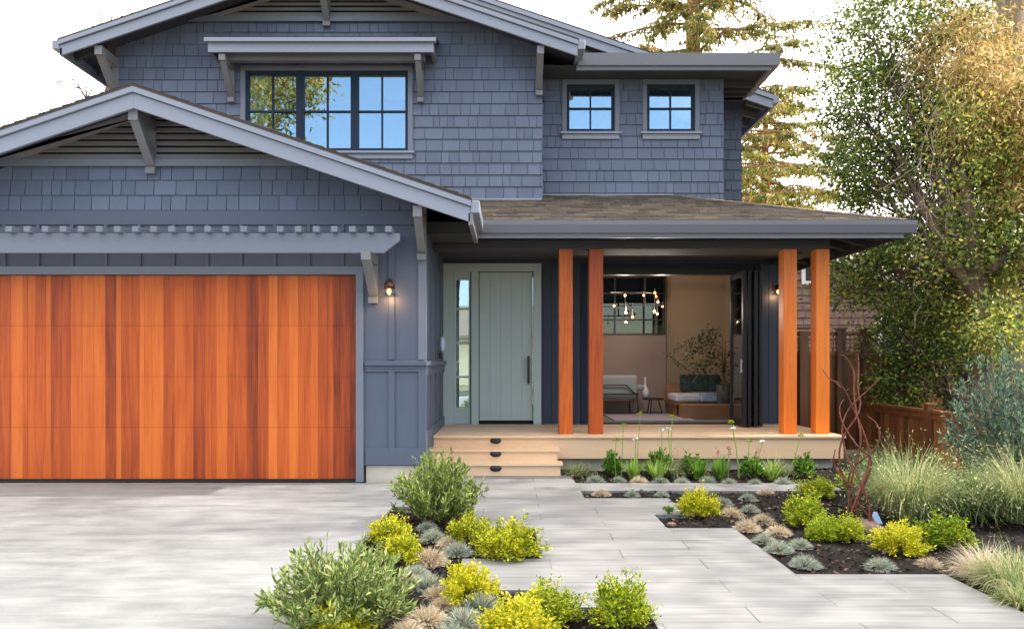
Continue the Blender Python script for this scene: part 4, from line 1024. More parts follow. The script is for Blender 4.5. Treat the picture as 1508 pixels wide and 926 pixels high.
# ------------------------------------------------------------------ plants in the beds
def ground_z(x, y): return -.015 + (.05 * max(0, min(1, (x - 3) / 2)) if x > .9 else 0)
def spot(px, py):
    D = GD(py); x = PX(px, D); return (x, D, ground_z(x, D))
def dome_tuft(n, R_, m, seed):
    g = np.random.default_rng(seed); a = g.uniform(0, 2 * np.pi, n); th = np.arccos(g.uniform(-.05, 1, n)); L_ = R_ * g.uniform(.75, 1.12, n)
    d = np.stack([np.cos(a) * np.sin(th), np.sin(a) * np.sin(th), np.cos(th) * .92], 1); b0 = d * [.30, .30, .05] * R_
    sd = unit(np.cross(d, g.normal(0, 1, (n, 3)))) * .0021
    V = []
    for u, wd in ((0, 1.0), (.4, .95), (.75, .7), (1, 0)):
        P = b0 + d * (L_ * u)[:, None] + g.normal(0, .006, (n, 3)) * u; P[:, 2] -= (np.sin(th) * .25 * R_ * u * u); P[:, 2] = np.maximum(P[:, 2], .004)
        V += [P - sd * wd, P + sd * wd]
    V = np.stack(V, 1).reshape(-1, 3); Fc = np.concatenate([np.stack([np.arange(n) * 8 + q for q in (2 * i, 2 * i + 1, 2 * i + 3, 2 * i + 2)], 1) for i in range(3)])
    return raw_mesh('fescue_mesh', V, Fc, m)
def copy_tree(o, parent=None):
    c = o.copy(); COL.objects.link(c)
    if parent: c.parent = parent
    for ch in [q for q in scene.objects if q.parent == o]: copy_tree(ch, c)
    return c

blue = [dome_tuft(900, .115, 'blue_blade', s) for s in (1, 2, 3)]
tanb = [dome_tuft(900, .115, 'tan_blade', s) for s in (4, 5, 6)]
def tuft(px, py, scale, kind, label, i=[0]):
    scale *= .88 * rng.uniform(.85, 1.12)
    i[0] += 1; me = (blue if kind == 'b' else tanb)[i[0] % 3]; x, y, z = spot(px, py)
    o = bpy.data.objects.new('fescue_tuft', me); o.location = (x, y, z); o.rotation_euler = (0, 0, rng.uniform(0, 6.28)); o.scale = (scale, scale, scale * rng.uniform(.9, 1.1)); COL.objects.link(o)
    tag(o, label, 'grass tuft', 'small fescue tufts in the beds', 'thing')
T = tuft
T(629, 777, 1.0, 'b', 'blue grey tuft highest in the left bed, right under the upper olive shrub')
T(637, 792, .9, 'b', 'grey green tuft between two yellow bushes, second from the top of the left bed')
T(673, 812, 1.2, 'b', 'wide silvery tuft left of the pair of yellow bushes by the bed corner')
T(660, 800, .9, 't', 'tan tuft half hidden behind the wide silvery one near the bed corner')
T(632, 825, 1.2, 't', 'tan tuft beside the lower of the two left yellow bushes')
T(613, 842, .95, 'b', 'grey blue tuft right of the big silvery shrub, above the blue green one')
T(630, 864, 1.1, 'b', 'blue green tuft in the middle of the left bed')
T(642, 876, .8, 't', 'brownish tuft below the blue green one, left of a lone yellow bush')
T(606, 856, .8, 't', 'small tan tuft touching the big silvery shrub')
T(709, 893, 1.1, 'b', 'silver tuft just below the lone yellow bush in the left bed')
T(652, 889, .85, 't', 'rusty tan tuft with dark soil in front of it, left bed')
T(628, 912, 1.15, 't', 'tan tuft near the bottom edge, between silvery shrub and green tuft')
T(682, 916, 1.15, 'b', 'pale green tuft near the bottom of the photo, left of the widest yellow bush')
T(598, 934, 1.2, 't', 'straw tuft cut by the bottom edge of the photo, right of a yellow bush')
T(664, 936, 1.0, 'b', 'pale tuft cut by the bottom edge, below the pale green one')
for px, py, s, k, lb in ((877, 708, 1.0, 'b', 'dark leftmost tuft of the row in front of the deck'), (911, 707, .9, 'b', 'second tuft from the left in the row before the deck'), (941, 709, .95, 't', 'third tuft from the left in the deck row, tan tinged'),
        (973, 709.5, .9, 'b', 'fourth tuft from the left in the row before the deck'), (1005, 710, .9, 'b', 'fifth tuft from the left in the row before the deck'), (1042, 709, 1.15, 'b', 'largest blue tuft of the row before the deck'),
        (1074, 711, 1.05, 'b', 'blue tuft right of the largest one in the deck row'), (1112, 712, .95, 'b', 'second tuft from the right end of the deck row'), (1154, 711.5, 1.0, 'b', 'rightmost blue tuft of the row before the deck'),
        (885.5, 727, 1.05, 't', 'straw coloured tuft at the left end of the narrow strip bed'), (931, 728, .8, 'b', 'middle blue tuft of the narrow strip bed'), (974.5, 728, .75, 'b', 'blue tuft at the right end of the narrow strip bed'),
        (1063, 740, 1.1, 'b', 'blue tuft tucked behind the lone yellow bush by the path'), (1102, 734, 1.0, 'b', 'blue tuft beside the paving strip, right of the lone bush'), (1128, 727, .95, 't', 'pale flat tuft at the end of the paving strip'),
        (1077, 757, .95, 't', 'low rusty tuft right of the lone yellow bush'), (1105, 750, .8, 'b', 'small blue tuft above the cluster beside the path'), (1100, 777, 1.0, 't', 'tan tuft at the left of the cluster beside the path'),
        (1123, 767, .95, 't', 'tan tuft at the top of the cluster beside the path'), (1146, 784, 1.05, 't', 'tan and blue tuft at the right of the cluster beside the path'), (1126, 795, 1.0, 'b', 'blue tuft in the middle of the cluster beside the path'),
        (1147, 808, 1.0, 'b', 'lowest blue tuft of the cluster beside the path'), (1178, 802, .9, 'b', 'blue tuft below the chartreuse bushes, right of the cluster'), (1186, 830, .95, 'b', 'lone blue tuft at the inner corner of the path'),
        (1297, 834, 1.05, 'b', 'blue tuft near the path edge, below the bright yellow bush'), (1369, 832, 1.0, 't', 'tan based tuft near the path edge, right of the blue one')):
    T(px, py, s, k, lb)

def bush_mesh(nm, R_, Hh, nleaf, ls, m, seed, squash=1.0):
    g = np.random.default_rng(seed); ns = 150
    th = g.uniform(0, 2 * np.pi, ns); ph = np.arccos(g.uniform(.0, 1, ns)); p1, p2 = g.uniform(0, 6.28, 2); rr = g.uniform(.66, 1.08, ns) * (1 + .13 * np.sin(th * 3 + p1) + .10 * np.sin(ph * 5 + th * 2 + p2))
    tip = np.stack([np.cos(th) * np.sin(ph) * R_ * rr, np.sin(th) * np.sin(ph) * R_ * rr * squash, .05 + np.cos(ph) * (Hh - .05) * rr], 1)
    k = g.integers(0, ns, nleaf); t = 1 - np.abs(g.normal(0, .22, nleaf)); t = t.clip(.15, 1.05)
    sg = g.uniform(0, 1, ns) < .14; tip[sg] *= g.uniform(1.05, 1.28, (int(sg.sum()), 1))
    base = np.array([0, 0, .02]); P = base + (tip[k] - base) * t[:, None] + g.normal(0, R_ * .075, (nleaf, 3)); P[:, 2] = np.maximum(P[:, 2], .02)
    d = unit(P - base) * .8 + g.normal(0, .6, (nleaf, 3)) + np.array([0, 0, .35])
    return leaf_mesh(nm, P, d, ls * g.uniform(.6, 1.2, nleaf), .52, m, .2), tip
def stems_mesh(tips, m='twig', rad=.004, n=40):
    mb = MB()
    for tp in tips[:n]:
        a = Vector((tp[0] * .08, tp[1] * .08, 0)); b_ = Vector(tp) * .9; md = (a + b_) / 2 + Vector((0, 0, .03)); mb.tube([a, md, b_], [rad, rad * .7, rad * .3], 4)
    return mb.mesh('stems_mesh', m)
BM = {}
for k, (m, cnt) in {'gold': ('gold_leaf', 4200), 'lime': ('lime_leaf', 4000)}.items():
    BM[k] = []
    for s in range(3):
        me, tips = bush_mesh('bush_mesh', .235, .36, cnt, .034, m, 40 + s + (9 if k == 'lime' else 0)); BM[k].append((me, stems_mesh(tips)))
def bush(px, py, half_px, h_px, kind, label, i=[0]):
    i[0] += 1; x, y, z = spot(px, py); s = F / y; sx = half_px / s / .235; sz = h_px / s / .40
    r = empty('yellow_bush', (x, y, z), label, 'bush', 'rounded yellow green bushes'); r.rotation_euler = (0, 0, rng.uniform(0, 6.28)); r.scale = (sx, sx, sz)
    me, st = BM[kind][i[0] % 3]
    meshobj('foliage', me, r); meshobj('stems', st, r)
bush(575, 796, 32, 42, 'gold', 'upper yellow bush at the left edge of the left bed')
bush(592, 824, 32, 45, 'gold', 'lower yellow bush at the left edge of the left bed, against the silvery shrub')
bush(693, 797, 33, 46, 'gold', 'left one of the paired yellow bushes below the olive shrub')
bush(749, 819, 45, 60, 'gold', 'big yellow bush in the paving corner, right one of the pair')
bush(690, 880, 42, 58, 'gold', 'lone yellow bush in the middle of the left bed, beside the paving notch')
bush(502, 946, 54, 60, 'gold', 'yellow bush cut by the bottom edge, under the big silvery shrub')
bush(762, 938, 56, 66, 'gold', 'widest yellow bush at the bottom of the left bed')
bush(808, 908, 44, 54, 'lime', 'green yellow bush behind the widest bottom bush')
bush(915, 916, 46, 72, 'lime', 'rounded bush standing alone at the right tip of the left bed')
bush(1029, 757, 31, 42, 'gold', 'lone yellow bush beside the path steps, right bed')
bush(1203, 730, 25, 30, 'lime', 'small far bush below the right porch posts')
bush(1187, 772, 31, 48, 'lime', 'chartreuse bush left of the rod sculpture, highest of the cluster')
bush(1213, 793, 28, 38, 'lime', 'chartreuse bush in the middle of the cluster left of the sculpture foot')
bush(1247, 793, 26, 38, 'lime', 'chartreuse bush touching the sculpture foot')
bush(1326, 813, 37, 50, 'gold', 'bright yellow bush just right of the rod sculpture')
bush(1391, 803, 41, 48, 'lime', 'wide chartreuse bush at the foot of the tall grass')

def twiggy_mesh(nm, ns, R_, Hh, ls, lw, m, seed, per=26, up=1.0):
    g = np.random.default_rng(seed); mb = MB(); P = []; Dn = []
    for i in range(ns):
        a = g.uniform(0, 6.28); q = g.uniform(.05, 1) ** .6; tx, ty = math.cos(a) * R_ * q, math.sin(a) * R_ * q; tz = Hh * (1.05 - .55 * q ** 2) * g.uniform(.7, 1.1)
        pts = []
        for k in range(7):
            t = k / 6; pts.append(Vector((tx * t ** .8, ty * t ** .8, tz * t ** 1.15)) + Vector(g.normal(0, .012, 3)))
        mb.tube(pts, [.005, .0045, .004, .003, .0025, .002, .001], 4)
        for _ in range(per):
            t = g.uniform(.25, 1) * 6; k = min(5, int(t)); f = t - k; p_ = pts[k].lerp(pts[k + 1], f); dr = (pts[k + 1] - pts[k]).normalized()
            P.append(p_); Dn.append(Vector(g.normal(0, .5, 3)) + dr * .9 + Vector((0, 0, .25 * up)))
    return leaf_mesh(nm, np.array([tuple(p) for p in P]), np.array([tuple(d) for d in Dn]), ls * g.uniform(.6, 1.2, len(P)), lw, m, .1), mb.mesh(nm + '_stems', 'twig')
def shrub(name, px, py, R_, Hh, m, label, cat, ns=170, ls=.06, lw=.28, seed=3, per=30, lift=0, tilt=0):
    x, y, z = spot(px, py); r = empty(name, (x, y, z), label, cat)
    me, st = twiggy_mesh(name + '_mesh', ns, R_, Hh, ls, lw, m, seed, per); meshobj('foliage', me, r); meshobj('stems', st, r); return r
shrub('olive_shrub', 645, 768, .44, .60, 'olive_leaf', 'dwarf olive shrub in front of the deck steps', 'shrub', 190, .058, .3, 3, 34)
shrub('olive_shrub', 502, 922, .44, .44, 'silver_olive', 'larger silvery olive shrub spilling over the driveway', 'shrub', 215, .052, .28, 5, 36)

def feathery(n, h, R0, out_, wdt, m, seed, heads=0):
    """untidy clump: blades from a broad foot, each wandering and nodding on its own"""
    g = np.random.default_rng(seed); a = g.uniform(0, 2 * np.pi, n); q = np.sqrt(g.uniform(0, 1, n)); P = np.stack([np.cos(a) * q * R0, np.sin(a) * q * R0, 0 * a], 1)
    az = a + g.normal(0, .7, n); lean = .12 + out_ * q * g.uniform(.3, 1.2, n); L_ = h * g.uniform(.45, 1.12, n) * (1.05 - .25 * q); curl = g.normal(.9, .5, n); segs = 6; V = []
    sd = np.stack([-np.sin(az), np.cos(az), 0 * a], 1)
    for i in range(segs + 1):
        u = i / segs
        if i:
            ang = lean + curl * u * u * 1.3; az2 = az + g.normal(0, .12, n); P = P + np.stack([np.cos(az2) * np.sin(ang), np.sin(az2) * np.sin(ang), np.cos(ang)], 1) * (L_ / segs)[:, None]
            P[:, 2] = np.maximum(P[:, 2], .01)
        wd = wdt * .5 * (1 - u ** 2 * .92); V += [P - sd * wd, P + sd * wd]
    k = 2 * (segs + 1); tip = P; V = np.stack(V, 1).reshape(-1, 3); Fc = np.concatenate([np.stack([np.arange(n) * k + z for z in (2 * i, 2 * i + 1, 2 * i + 3, 2 * i + 2)], 1) for i in range(segs)])
    if heads:
        idx = g.integers(0, n, heads * 7); C = tip[idx] + g.normal(0, .02, (len(idx), 3)); d = unit(g.normal(0, 1, C.shape) + [0, 0, .6]) * .035; s2 = unit(np.cross(d, g.normal(0, 1, C.shape))) * .004
        b = len(V); H_ = np.stack([C, C + d * .5 + s2, C + d, C + d * .5 - s2], 1).reshape(-1, 3); V = np.concatenate([V, H_]); Fc = np.concatenate([Fc, b + np.arange(len(H_)).reshape(-1, 4)])
    return raw_mesh('grass_mesh', V, Fc, m)
def fgrass(px, py, n, h, R0, out_, wdt, m, label, seed, heads=0):
    x, y, zz = spot(px, py); o = bpy.data.objects.new('ornamental_grass', feathery(n, h, R0, out_, wdt, m, seed, heads)); o.location = (x, y, zz); COL.objects.link(o); tag(o, label, 'ornamental grass', None, 'thing'); return o
def grass(px, py, n, h, spread, wdt, m, label, seed, droop=.5, name='ornamental_grass', base=.09, z=None, grp=None):
    x, y, zz = spot(px, py); o = bpy.data.objects.new(name, blade_mesh('grass_mesh', n, h, spread, wdt, m, droop, seed, base)); o.location = (x, y, zz); COL.objects.link(o); tag(o, label, 'ornamental grass', grp, 'thing'); return o
fgrass(1340, 764, 2300, .80, .18, .42, .0048, 'straw_blade', 'tall pale feathery grass clump behind the bright yellow bush', 1, 260)
fgrass(1508, 772, 2000, .80, .16, .38, .0048, 'straw_blade', 'tall straw grass at the right edge of the photo, under the blue green shrub', 2, 220)
fgrass(1420, 762, 2100, .60, .22, .9, .0055, 'green_blade', 'dark green rushes between the two tall pale grasses', 3)
grass(1300, 735, 500, .55, .9, .012, 'green_blade', 'broad dark blades behind the sculpture at the deck corner', 13, .5, base=.12)
fgrass(1452, 848, 1300, .30, .10, 1.2, .004, 'tan_blade', 'sprawling tan and blue grass beside the path corner', 4)
fgrass(1497, 866, 1300, .36, .12, .9, .0045, 'straw_blade', 'fresh green grass at the lower right edge above the straw tuft', 5)
fgrass(1508, 888, 700, .24, .08, 1.1, .004, 'straw_blade', 'straw tuft at the right edge nearest the path', 15)
fgrass(851, 698.5, 700, .26, .12, .9, .004, 'straw_blade', 'small straw grass right beside the deck steps', 6, 40)
fgrass(990, 700, 600, .42, .09, .7, .004, 'straw_blade', 'fine pale grass at the middle of the deck bed', 7, 40)
fgrass(1143, 701, 600, .34, .08, 1.0, .004, 'straw_blade', 'arching pale grass toward the right end of the deck bed', 8, 40)
for px, py, n, h, lb, sd in ((934, 704, 90, .30, 'strappy lime leaves left of the middle in the deck bed', 21), (1060, 704, 110, .32, 'wide strappy green clump in the middle of the deck bed', 22), (1137, 706, 80, .27, 'strappy leaves under the arching pale grass', 23), (1027, 703, 110, .26, 'low strappy leaves left of the wide clump in the deck bed', 24), (968, 705, 70, .28, 'strappy leaves below the fine pale grass of the deck bed', 25)):
    x, y, z = spot(px, py); o = bpy.data.objects.new('agapanthus', blade_mesh('strap_mesh', n, h, 1.0, .022, 'lime_blade' if sd % 2 else 'fresh_leaf', .5, sd, .05)); o.location = (x, y, z); COL.objects.link(o); tag(o, lb, 'plant')
def leafy(px, py, R_, Hh, label, seed, m='fresh_leaf', cnt=700, ls=.055):
    x, y, z = spot(px, py); r = empty('leafy_plant', (x, y, z), label, 'plant'); me, tips = bush_mesh('leafy_mesh', R_, Hh, cnt, ls, m, seed); meshobj('foliage', me, r); meshobj('stems', stems_mesh(tips, n=20), r)
leafy(901, 699, .105, .31, 'upright bright green plant right of the steps grass', 61)
leafy(970, 700, .15, .33, 'bushy green plant near the second porch post', 62)
leafy(1020, 700, .16, .26, 'broad green plant in the middle of the deck bed', 63)
leafy(1108, 701, .14, .24, 'green plant with pink spikes behind it in the deck bed', 64)
leafy(1185, 703, .12, .25, 'glossy green plant below the right porch posts', 65)
leafy(985, 756, .05, .07, 'tiny green seedling at the left foot of the lone yellow bush', 66, cnt=120, ls=.03)
leafy(1245, 722, .10, .16, 'low green plant at the foot of the deck corner', 67, 'lime_leaf', 300)
def flower(px0, py0, px, py, kind, label):
    D = GD(py0); x0, z0 = PX(px0, D), 0; x, z = PX(px, D), PZ(py, D); r = empty('flower_stalk', (x0, D, -.01), label, 'flower', 'tall flower stalks before the deck'); mb = MB()
    tp = Vector((x - x0, rng.uniform(-.03, .03), z)); mb.tube([(0, 0, 0), tp * .5 + Vector((rng.uniform(-.02, .02), 0, 0)), tp], [.006, .005, .004], 5); mb.build('stalk', 'lime_blade', r, local=True)
    g = np.random.default_rng(int(px)); nn = 34
    if kind == 'p': P = np.stack([g.normal(0, .012, nn), g.normal(0, .012, nn), g.uniform(-.10, .03, nn)], 1) + np.array(tp); me = leaf_mesh('head_mesh', P, g.normal(0, 1, (nn, 3)), .025, .6, 'flower_pink')
    else:
        d = unit(g.normal(0, 1, (nn, 3))); d[:, 2] = np.abs(d[:, 2]) * .8 - .1; P = np.array(tp) + d * .012; me = leaf_mesh('head_mesh', P, d, .036 if kind == 'g' else .034, .35, 'lime_leaf' if kind == 'g' else 'flower_white')
    meshobj('flower_head', me, r)
for a in ((915, 701, 918, 624, 'g', 'green seed head, leftmost stalk before the deck'), (937, 702, 943, 609, 'g', 'tallest green seed head before the armchair'), (934, 700, 937, 646, 'w', 'short white flower head under the tallest left stalk'), (972, 702, 975, 633, 'w', 'white flower head just left of the middle green heads'),
          (990, 702, 990, 613, 'g', 'green seed head in front of the side table'), (984, 701, 984, 631, 'w', 'white flower head right below the middle green head'), (1088, 702, 1077, 621, 'g', 'thick leaning green head before the folded doors'), (1089, 703, 1080, 630, 'w', 'white flowers close beside the leaning green head'),
          (1105, 702, 1104, 649, 'g', 'faint green head left of the third porch post'), (1112, 702, 1124, 650, 'w', 'white flower head left of the third porch post'), (1158, 704, 1181, 641, 'g', 'green head leaning right over the deck edge between the right posts'),
          (1056, 702, 1057, 663, 'p', 'dark pink spike left of the other pink one'), (1072, 702, 1074, 660, 'p', 'taller dark pink spike in the deck bed'), (1114, 701, 1115, 662, 'p', 'red brown spike among the leaves below the third post'), (907, 701, 907, 647, 'g', 'thin bare green stem above the upright green plant')):
    flower(*a)

# ------------------------------------------------------------------ sculpture, stones, marker
SD = GD(772) ; sx0 = PX(1268, SD)
r = empty('rod_sculpture', (sx0, SD, .0), 'rusty sculpture of twisted rising rods beside the deck corner', 'sculpture')
strands = [[(1238, 522), (1250, 526), (1260, 540), (1262, 552), (1257, 579), (1258, 610), (1264, 640), (1262, 668), (1256, 700), (1253, 730), (1262, 768)],
           [(1268, 521), (1267, 540), (1261, 575), (1264, 592), (1259, 612), (1246, 632), (1238, 655), (1240, 690), (1256, 728), (1272, 750), (1287, 770)],
           [(1208, 543), (1218, 560), (1232, 562), (1248, 580), (1258, 600), (1272, 625), (1285, 665), (1278, 695), (1262, 722), (1250, 750), (1246, 768)],
           [(1292, 556), (1285, 570), (1262, 592), (1248, 612), (1241, 640), (1248, 680), (1262, 705), (1275, 735), (1281, 769)],
           [(1247, 588), (1239, 600), (1240, 620), (1248, 640), (1262, 660), (1281, 672), (1279, 700), (1262, 740), (1268, 770)],
           [(1276, 611), (1291, 625), (1291, 648), (1282, 665), (1265, 680), (1252, 700), (1256, 725), (1249, 768)],
           [(1222, 559), (1232, 566), (1240, 572), (1238, 566)], [(1233, 662), (1231, 680), (1238, 698), (1252, 715), (1276, 728), (1276, 768)]]
for k, st in enumerate(strands):
    mb = MB(); pts = []
    for j, (a, b_) in enumerate(st): pts.append(Vector((PX(a, SD) - sx0, .06 * math.sin(k * 1.9 + j * .8), max(-.02, PZ(b_, SD)))))
    # smooth by subdivision
    for _ in range(2):
        q = [pts[0]]
        for i in range(len(pts) - 1): q += [pts[i].lerp(pts[i + 1], .25), pts[i].lerp(pts[i + 1], .75)]
        q.append(pts[-1]); pts = q
    n_p = len(pts); mb.tube(pts, [.0035 + .0050 * min(1, 2.2 * i / n_p) for i in range(n_p)], 6); mb.build('rod', 'rust', r, True, local=True)
mb = MB(); mb.ball((0, 0, 0), .16, .12, .05, 12, 6); mb.build('base_stone', 'stone', r, local=True)
def rock(px, py, R_, label, m='stone'):
    x, y, z = spot(px, py); mb = MB(); mb.ball((0, 0, 0), R_, R_ * .7, R_ * .5, 9, 6); mb.v = [(a + rng.uniform(-.1, .1) * R_, b_ + rng.uniform(-.1, .1) * R_, c) for a, b_, c in mb.v]; o = mb.build('stone', m); o.location = (x, y, z + R_ * .2); tag(o, label, 'stone')
rock(989, 771, .045, 'small pinkish stone on the mulch at the corner of the path steps'); rock(865, 729, .02, 'tiny pale pebble at the left tip of the narrow strip bed'); rock(1287, 780, .09, 'brown stone between the sculpture foot and the yellow bush')
x, y, z = spot(1296, 771); mb = MB(); mb.prism([(-.03, 0, 0), (.03, 0, 0), (.012, 0, .11), (-.012, 0, .12), (-.04, 0, .08)], (0, .03, 0)); o = mb.build('plant_marker', 'tag_blue', bevel=.006); o.location = (x, y, z); o.rotation_euler = (R(-12), R(-12), 0); tag(o, 'small pale blue plastic marker stuck in the mulch by the sculpture', 'marker')

# ------------------------------------------------------------------ fences
FX = 5.78
r = empty('side_fence', (FX, 9, 0), 'low brown board fence running along the right side of the garden', 'fence'); WL[r] = Vector((FX, 9, 0))
mb = MB(); y = 2.0
while y < 12.2: mb.box(FX - .012, FX + .012, y, y + .128, -.02, .75 + rng.uniform(-.004, .004), r=rng.uniform(.05, .95)); y += .136
mb.build('fence_boards', 'fence_wood', r)
mb = MB(); mb.box(FX - .06, FX + .06, 2, 12.2, .752, .79, r=.5); mb.build('top_rail', 'fence_wood', r)
mb = MB(); mb.box(FX - .04, FX - .013, 2, 12.2, .66, .75, r=.4); mb.build('rail', 'fence_wood', r)
for yy in (10.05, 7.6, 5.2):
    mb = MB(); mb.box(FX - .10, FX - .0125, yy, yy + .09, -.05, .86, r=.05); mb.box(FX - .115, FX + .03, yy - .015, yy + .105, .86, .885, r=.6); mb.build('post', 'fence_wood', r)
r = empty('tall_fence', (5.1, 12.35, 0), 'tall dark brown fence with a lattice top behind the porch corner', 'fence'); WL[r] = Vector((5.1, 12.35, 0))
mb = MB(); x = 4.34
while x < 6.8: mb.box(x, x + .125, 12.33, 12.352, -.02, 1.55, r=rng.uniform(.1, .8)); x += .13
mb.build('fence_boards', 'fence_wood', r)
for px in (1183, 1238, 1275):
    mb = MB(); x = PX(px, 12.28); mb.box(x - .07, x + .07, 12.24, 12.33, -.05, 1.98 if px > 1200 else 1.95, r=.04 if px > 1200 else .5); mb.box(x - .09, x + .09, 12.22, 12.35, 1.98, 2.01, r=.1); mb.build('post', 'fence_wood', r)
mb = MB(); x = 4.34; x1_ = 5.9
while x < x1_: mb.box(x, x + .02, 12.335, 12.345, 1.6, 1.9, r=.7); x += .07
for k in range(5): mb.box(4.34, x1_, 12.325, 12.335, 1.60 + k * .07, 1.62 + k * .07, r=.7)
mb.box(4.34, x1_, 12.31, 12.36, 1.55, 1.60, r=.5); mb.box(4.34, x1_, 12.30, 12.37, 1.90, 1.94, r=.5); mb.build('lattice', 'fence_wood', r)
r = empty('back_fence', (10, 15.5, 0), 'reddish board fence glimpsed beyond the low fence under the trees', 'fence'); WL[r] = Vector((10, 15.5, 0))
mb = MB(); x = 6.9
while x < 14: mb.box(x, x + .135, 14.5, 14.52, -.02, 1.25, r=rng.uniform(.5, 1)); x += .14
mb.build('fence_boards', 'fence_wood', r)

# ------------------------------------------------------------------ neighbour's house
NY = 19.0
nh = empty('neighbour_house', (10, NY, 0), 'brown shingled neighbouring house half hidden by the trees on the right', 'house'); WL[nh] = Vector((10, NY, 0))
mb = MB(); apx, apz = PX(1195, NY), PZ(372, NY); 
mb.xz(NY, NY + 6, [(6.9, 0), (16, 0), (16, 2.4), (PX(1300, NY), PZ(452, NY)), (apx, apz), (6.9, apz - .1)]); mb.build('wall', 'brown_shingle', nh)
mb = MB(); shingles(mb, [(6.95, .3), (11.5, .3), (11.5, 3.0), (7.6, 4.0), (6.95, 4.0)], (0, NY, 0), (1, 0, 0), (0, 0, 1), (0, -1, 0), .19, .14, .34, seed=77, tb=.03); mb.build('shingle_siding', 'brown_shingle', nh)
mb = MB(); mb.xz(NY - .35, NY - .25, [(apx - .1, apz + .12), (16, apz + .12 - .62 * (16 - apx) * .62), (16, apz - .02 - .62 * (16 - apx) * .62), (apx - .1, apz - .04)]); mb.build('barge_board', 'white_trim', nh)
mb = MB(); mb.prism([(apx - .1, NY - .3, apz + .12), (16, NY - .3, apz + .12 - .384 * (16 - apx)), (16, NY + 6, apz + .12 - .384 * (16 - apx)), (apx - .1, NY + 6, apz + .12)], (0, 0, .06)); mb.prism([(6.4, NY + 1.8, 3.4), (16, NY + 1.8, 3.4), (16, NY + 5, 5.6), (6.4, NY + 5, 5.6)], (0, 0, .05)); mb.build('roof', 'pink_roof', nh)
for (a, b_, c, d) in ((1185, 1197, 394, 414), (1297, 1323, 468, 545)):
    q = wrect(a, b_, c, d, NY); mb = MB(); t = .09; mb.box(q[0] - t, q[1] + t, NY - .06, NY - .005, q[3], q[3] + t); mb.box(q[0] - t, q[1] + t, NY - .06, NY - .005, q[2] - t, q[2]); mb.box(q[0] - t, q[0], NY - .06, NY - .005, q[2], q[3]); mb.box(q[1], q[1] + t, NY - .06, NY - .005, q[2], q[3])
    wn_ = mb.build('window', 'white_trim', nh); mb = MB(); mb.box(q[0], q[1], NY - .05, NY - .034, q[2], q[3]); mb.build('pane', 'matte_black', wn_)

# ------------------------------------------------------------------ trees
def wiggle(a, b_, n, amp, sag=0.0):
    a, b_ = Vector(a), Vector(b_); pts = []
    for i in range(n + 1):
        t = i / n; p_ = a.lerp(b_, t); k = math.sin(math.pi * t)
        pts.append(p_ + Vector((rng.gauss(0, amp) * k, rng.gauss(0, amp) * k, rng.gauss(0, amp) * k + sag * k)))
    return pts
def clump_leaves(centres, rad, per, flat=.75, g=nrg):
    C = np.repeat(np.array([tuple(c) for c in centres]), per, axis=0); n = len(C)
    off = g.normal(0, 1, (n, 3)) * np.array([1, 1, flat]) * (np.repeat(g.uniform(.5, 1.3, len(centres)), per)[:, None] * rad)
    return C + off, off
def broadleaf(name, base, trunk_r, fork_z, blobs, label, leaf_m, ls, per, nclump, cat='tree', seed=1, bark='bark', rad=.28, down=-.3, twigs=40, hang=0, bark_tw='twig', lw=.5, extra=None):
    """blobs: list of (centre, radii, weight); trunk, limbs to each blob, twigs to clumps"""
    g = np.random.default_rng(seed); rng.seed(seed); r = empty(name, base, label, cat); B = Vector(base)
    top = Vector((base[0] + .1, base[1] + .1, fork_z)); mb = MB(); tp = wiggle(B + Vector((0, 0, -.1)), top, 8, trunk_r * .22)
    mb.tube(tp, [trunk_r * (1.25 - .5 * i / 8) for i in range(9)], 10); mb.ball(tp[-1], trunk_r * .78); cents = []; tw = []; W = sum(b_[2] for b_ in blobs)
    for (c, rd, wt) in blobs:
        c = Vector(c); d0 = tp[-1] if c.z > fork_z else tp[max(2, int(8 * max(.2, (c.z - B.z - .8) / max(.1, fork_z - B.z))) - 1)] if c.z - B.z > .5 else tp[3]
        limb = wiggle(d0, c, 6, .10, .15); mb.tube(limb, [trunk_r * (.74, .6, .48, .36, .25, .15, .07)[i] for i in range(7)], 7)
        n = max(4, int(nclump * wt / W)); dd = unit(g.normal(0, 1, (n, 3))) * (g.uniform(.25, 1.0, n) ** .45)[:, None]
        P = np.array(c) + dd * np.array(rd)
        keep = g.uniform(0, 1, n) < (.62 + .38 * np.sin(P[:, 0] * 2.1 + P[:, 2] * 2.7 + seed) * np.sin(P[:, 1] * 1.9 + P[:, 2]) + .15)
        P = P[keep]; cents += [Vector(q) for q in P]
        for q in P[:: max(1, len(P) // max(1, int(twigs * wt / W)))]:
            s = limb[rng.randint(2, 6)]; tw.append(wiggle(s, Vector(q), 4, .05, .05))
    for t_ in tw: mb.tube(t_, [.02, .015, .012, .008, .004], 5)
    mb.v = [(a - B.x, b_ - B.y, c - B.z) for a, b_, c in mb.v]; mb.build('trunk', bark, r, True, local=True)
    P, off = clump_leaves([c - B for c in cents], rad, per, g=g); d = unit(off + 1e-6) * .6 + g.normal(0, .7, P.shape) + np.array([0, 0, down])
    meshobj('crown', leaf_mesh('crown_mesh', P, d, ls * g.uniform(.6, 1.25, len(P)), lw, leaf_m), r)
    return r
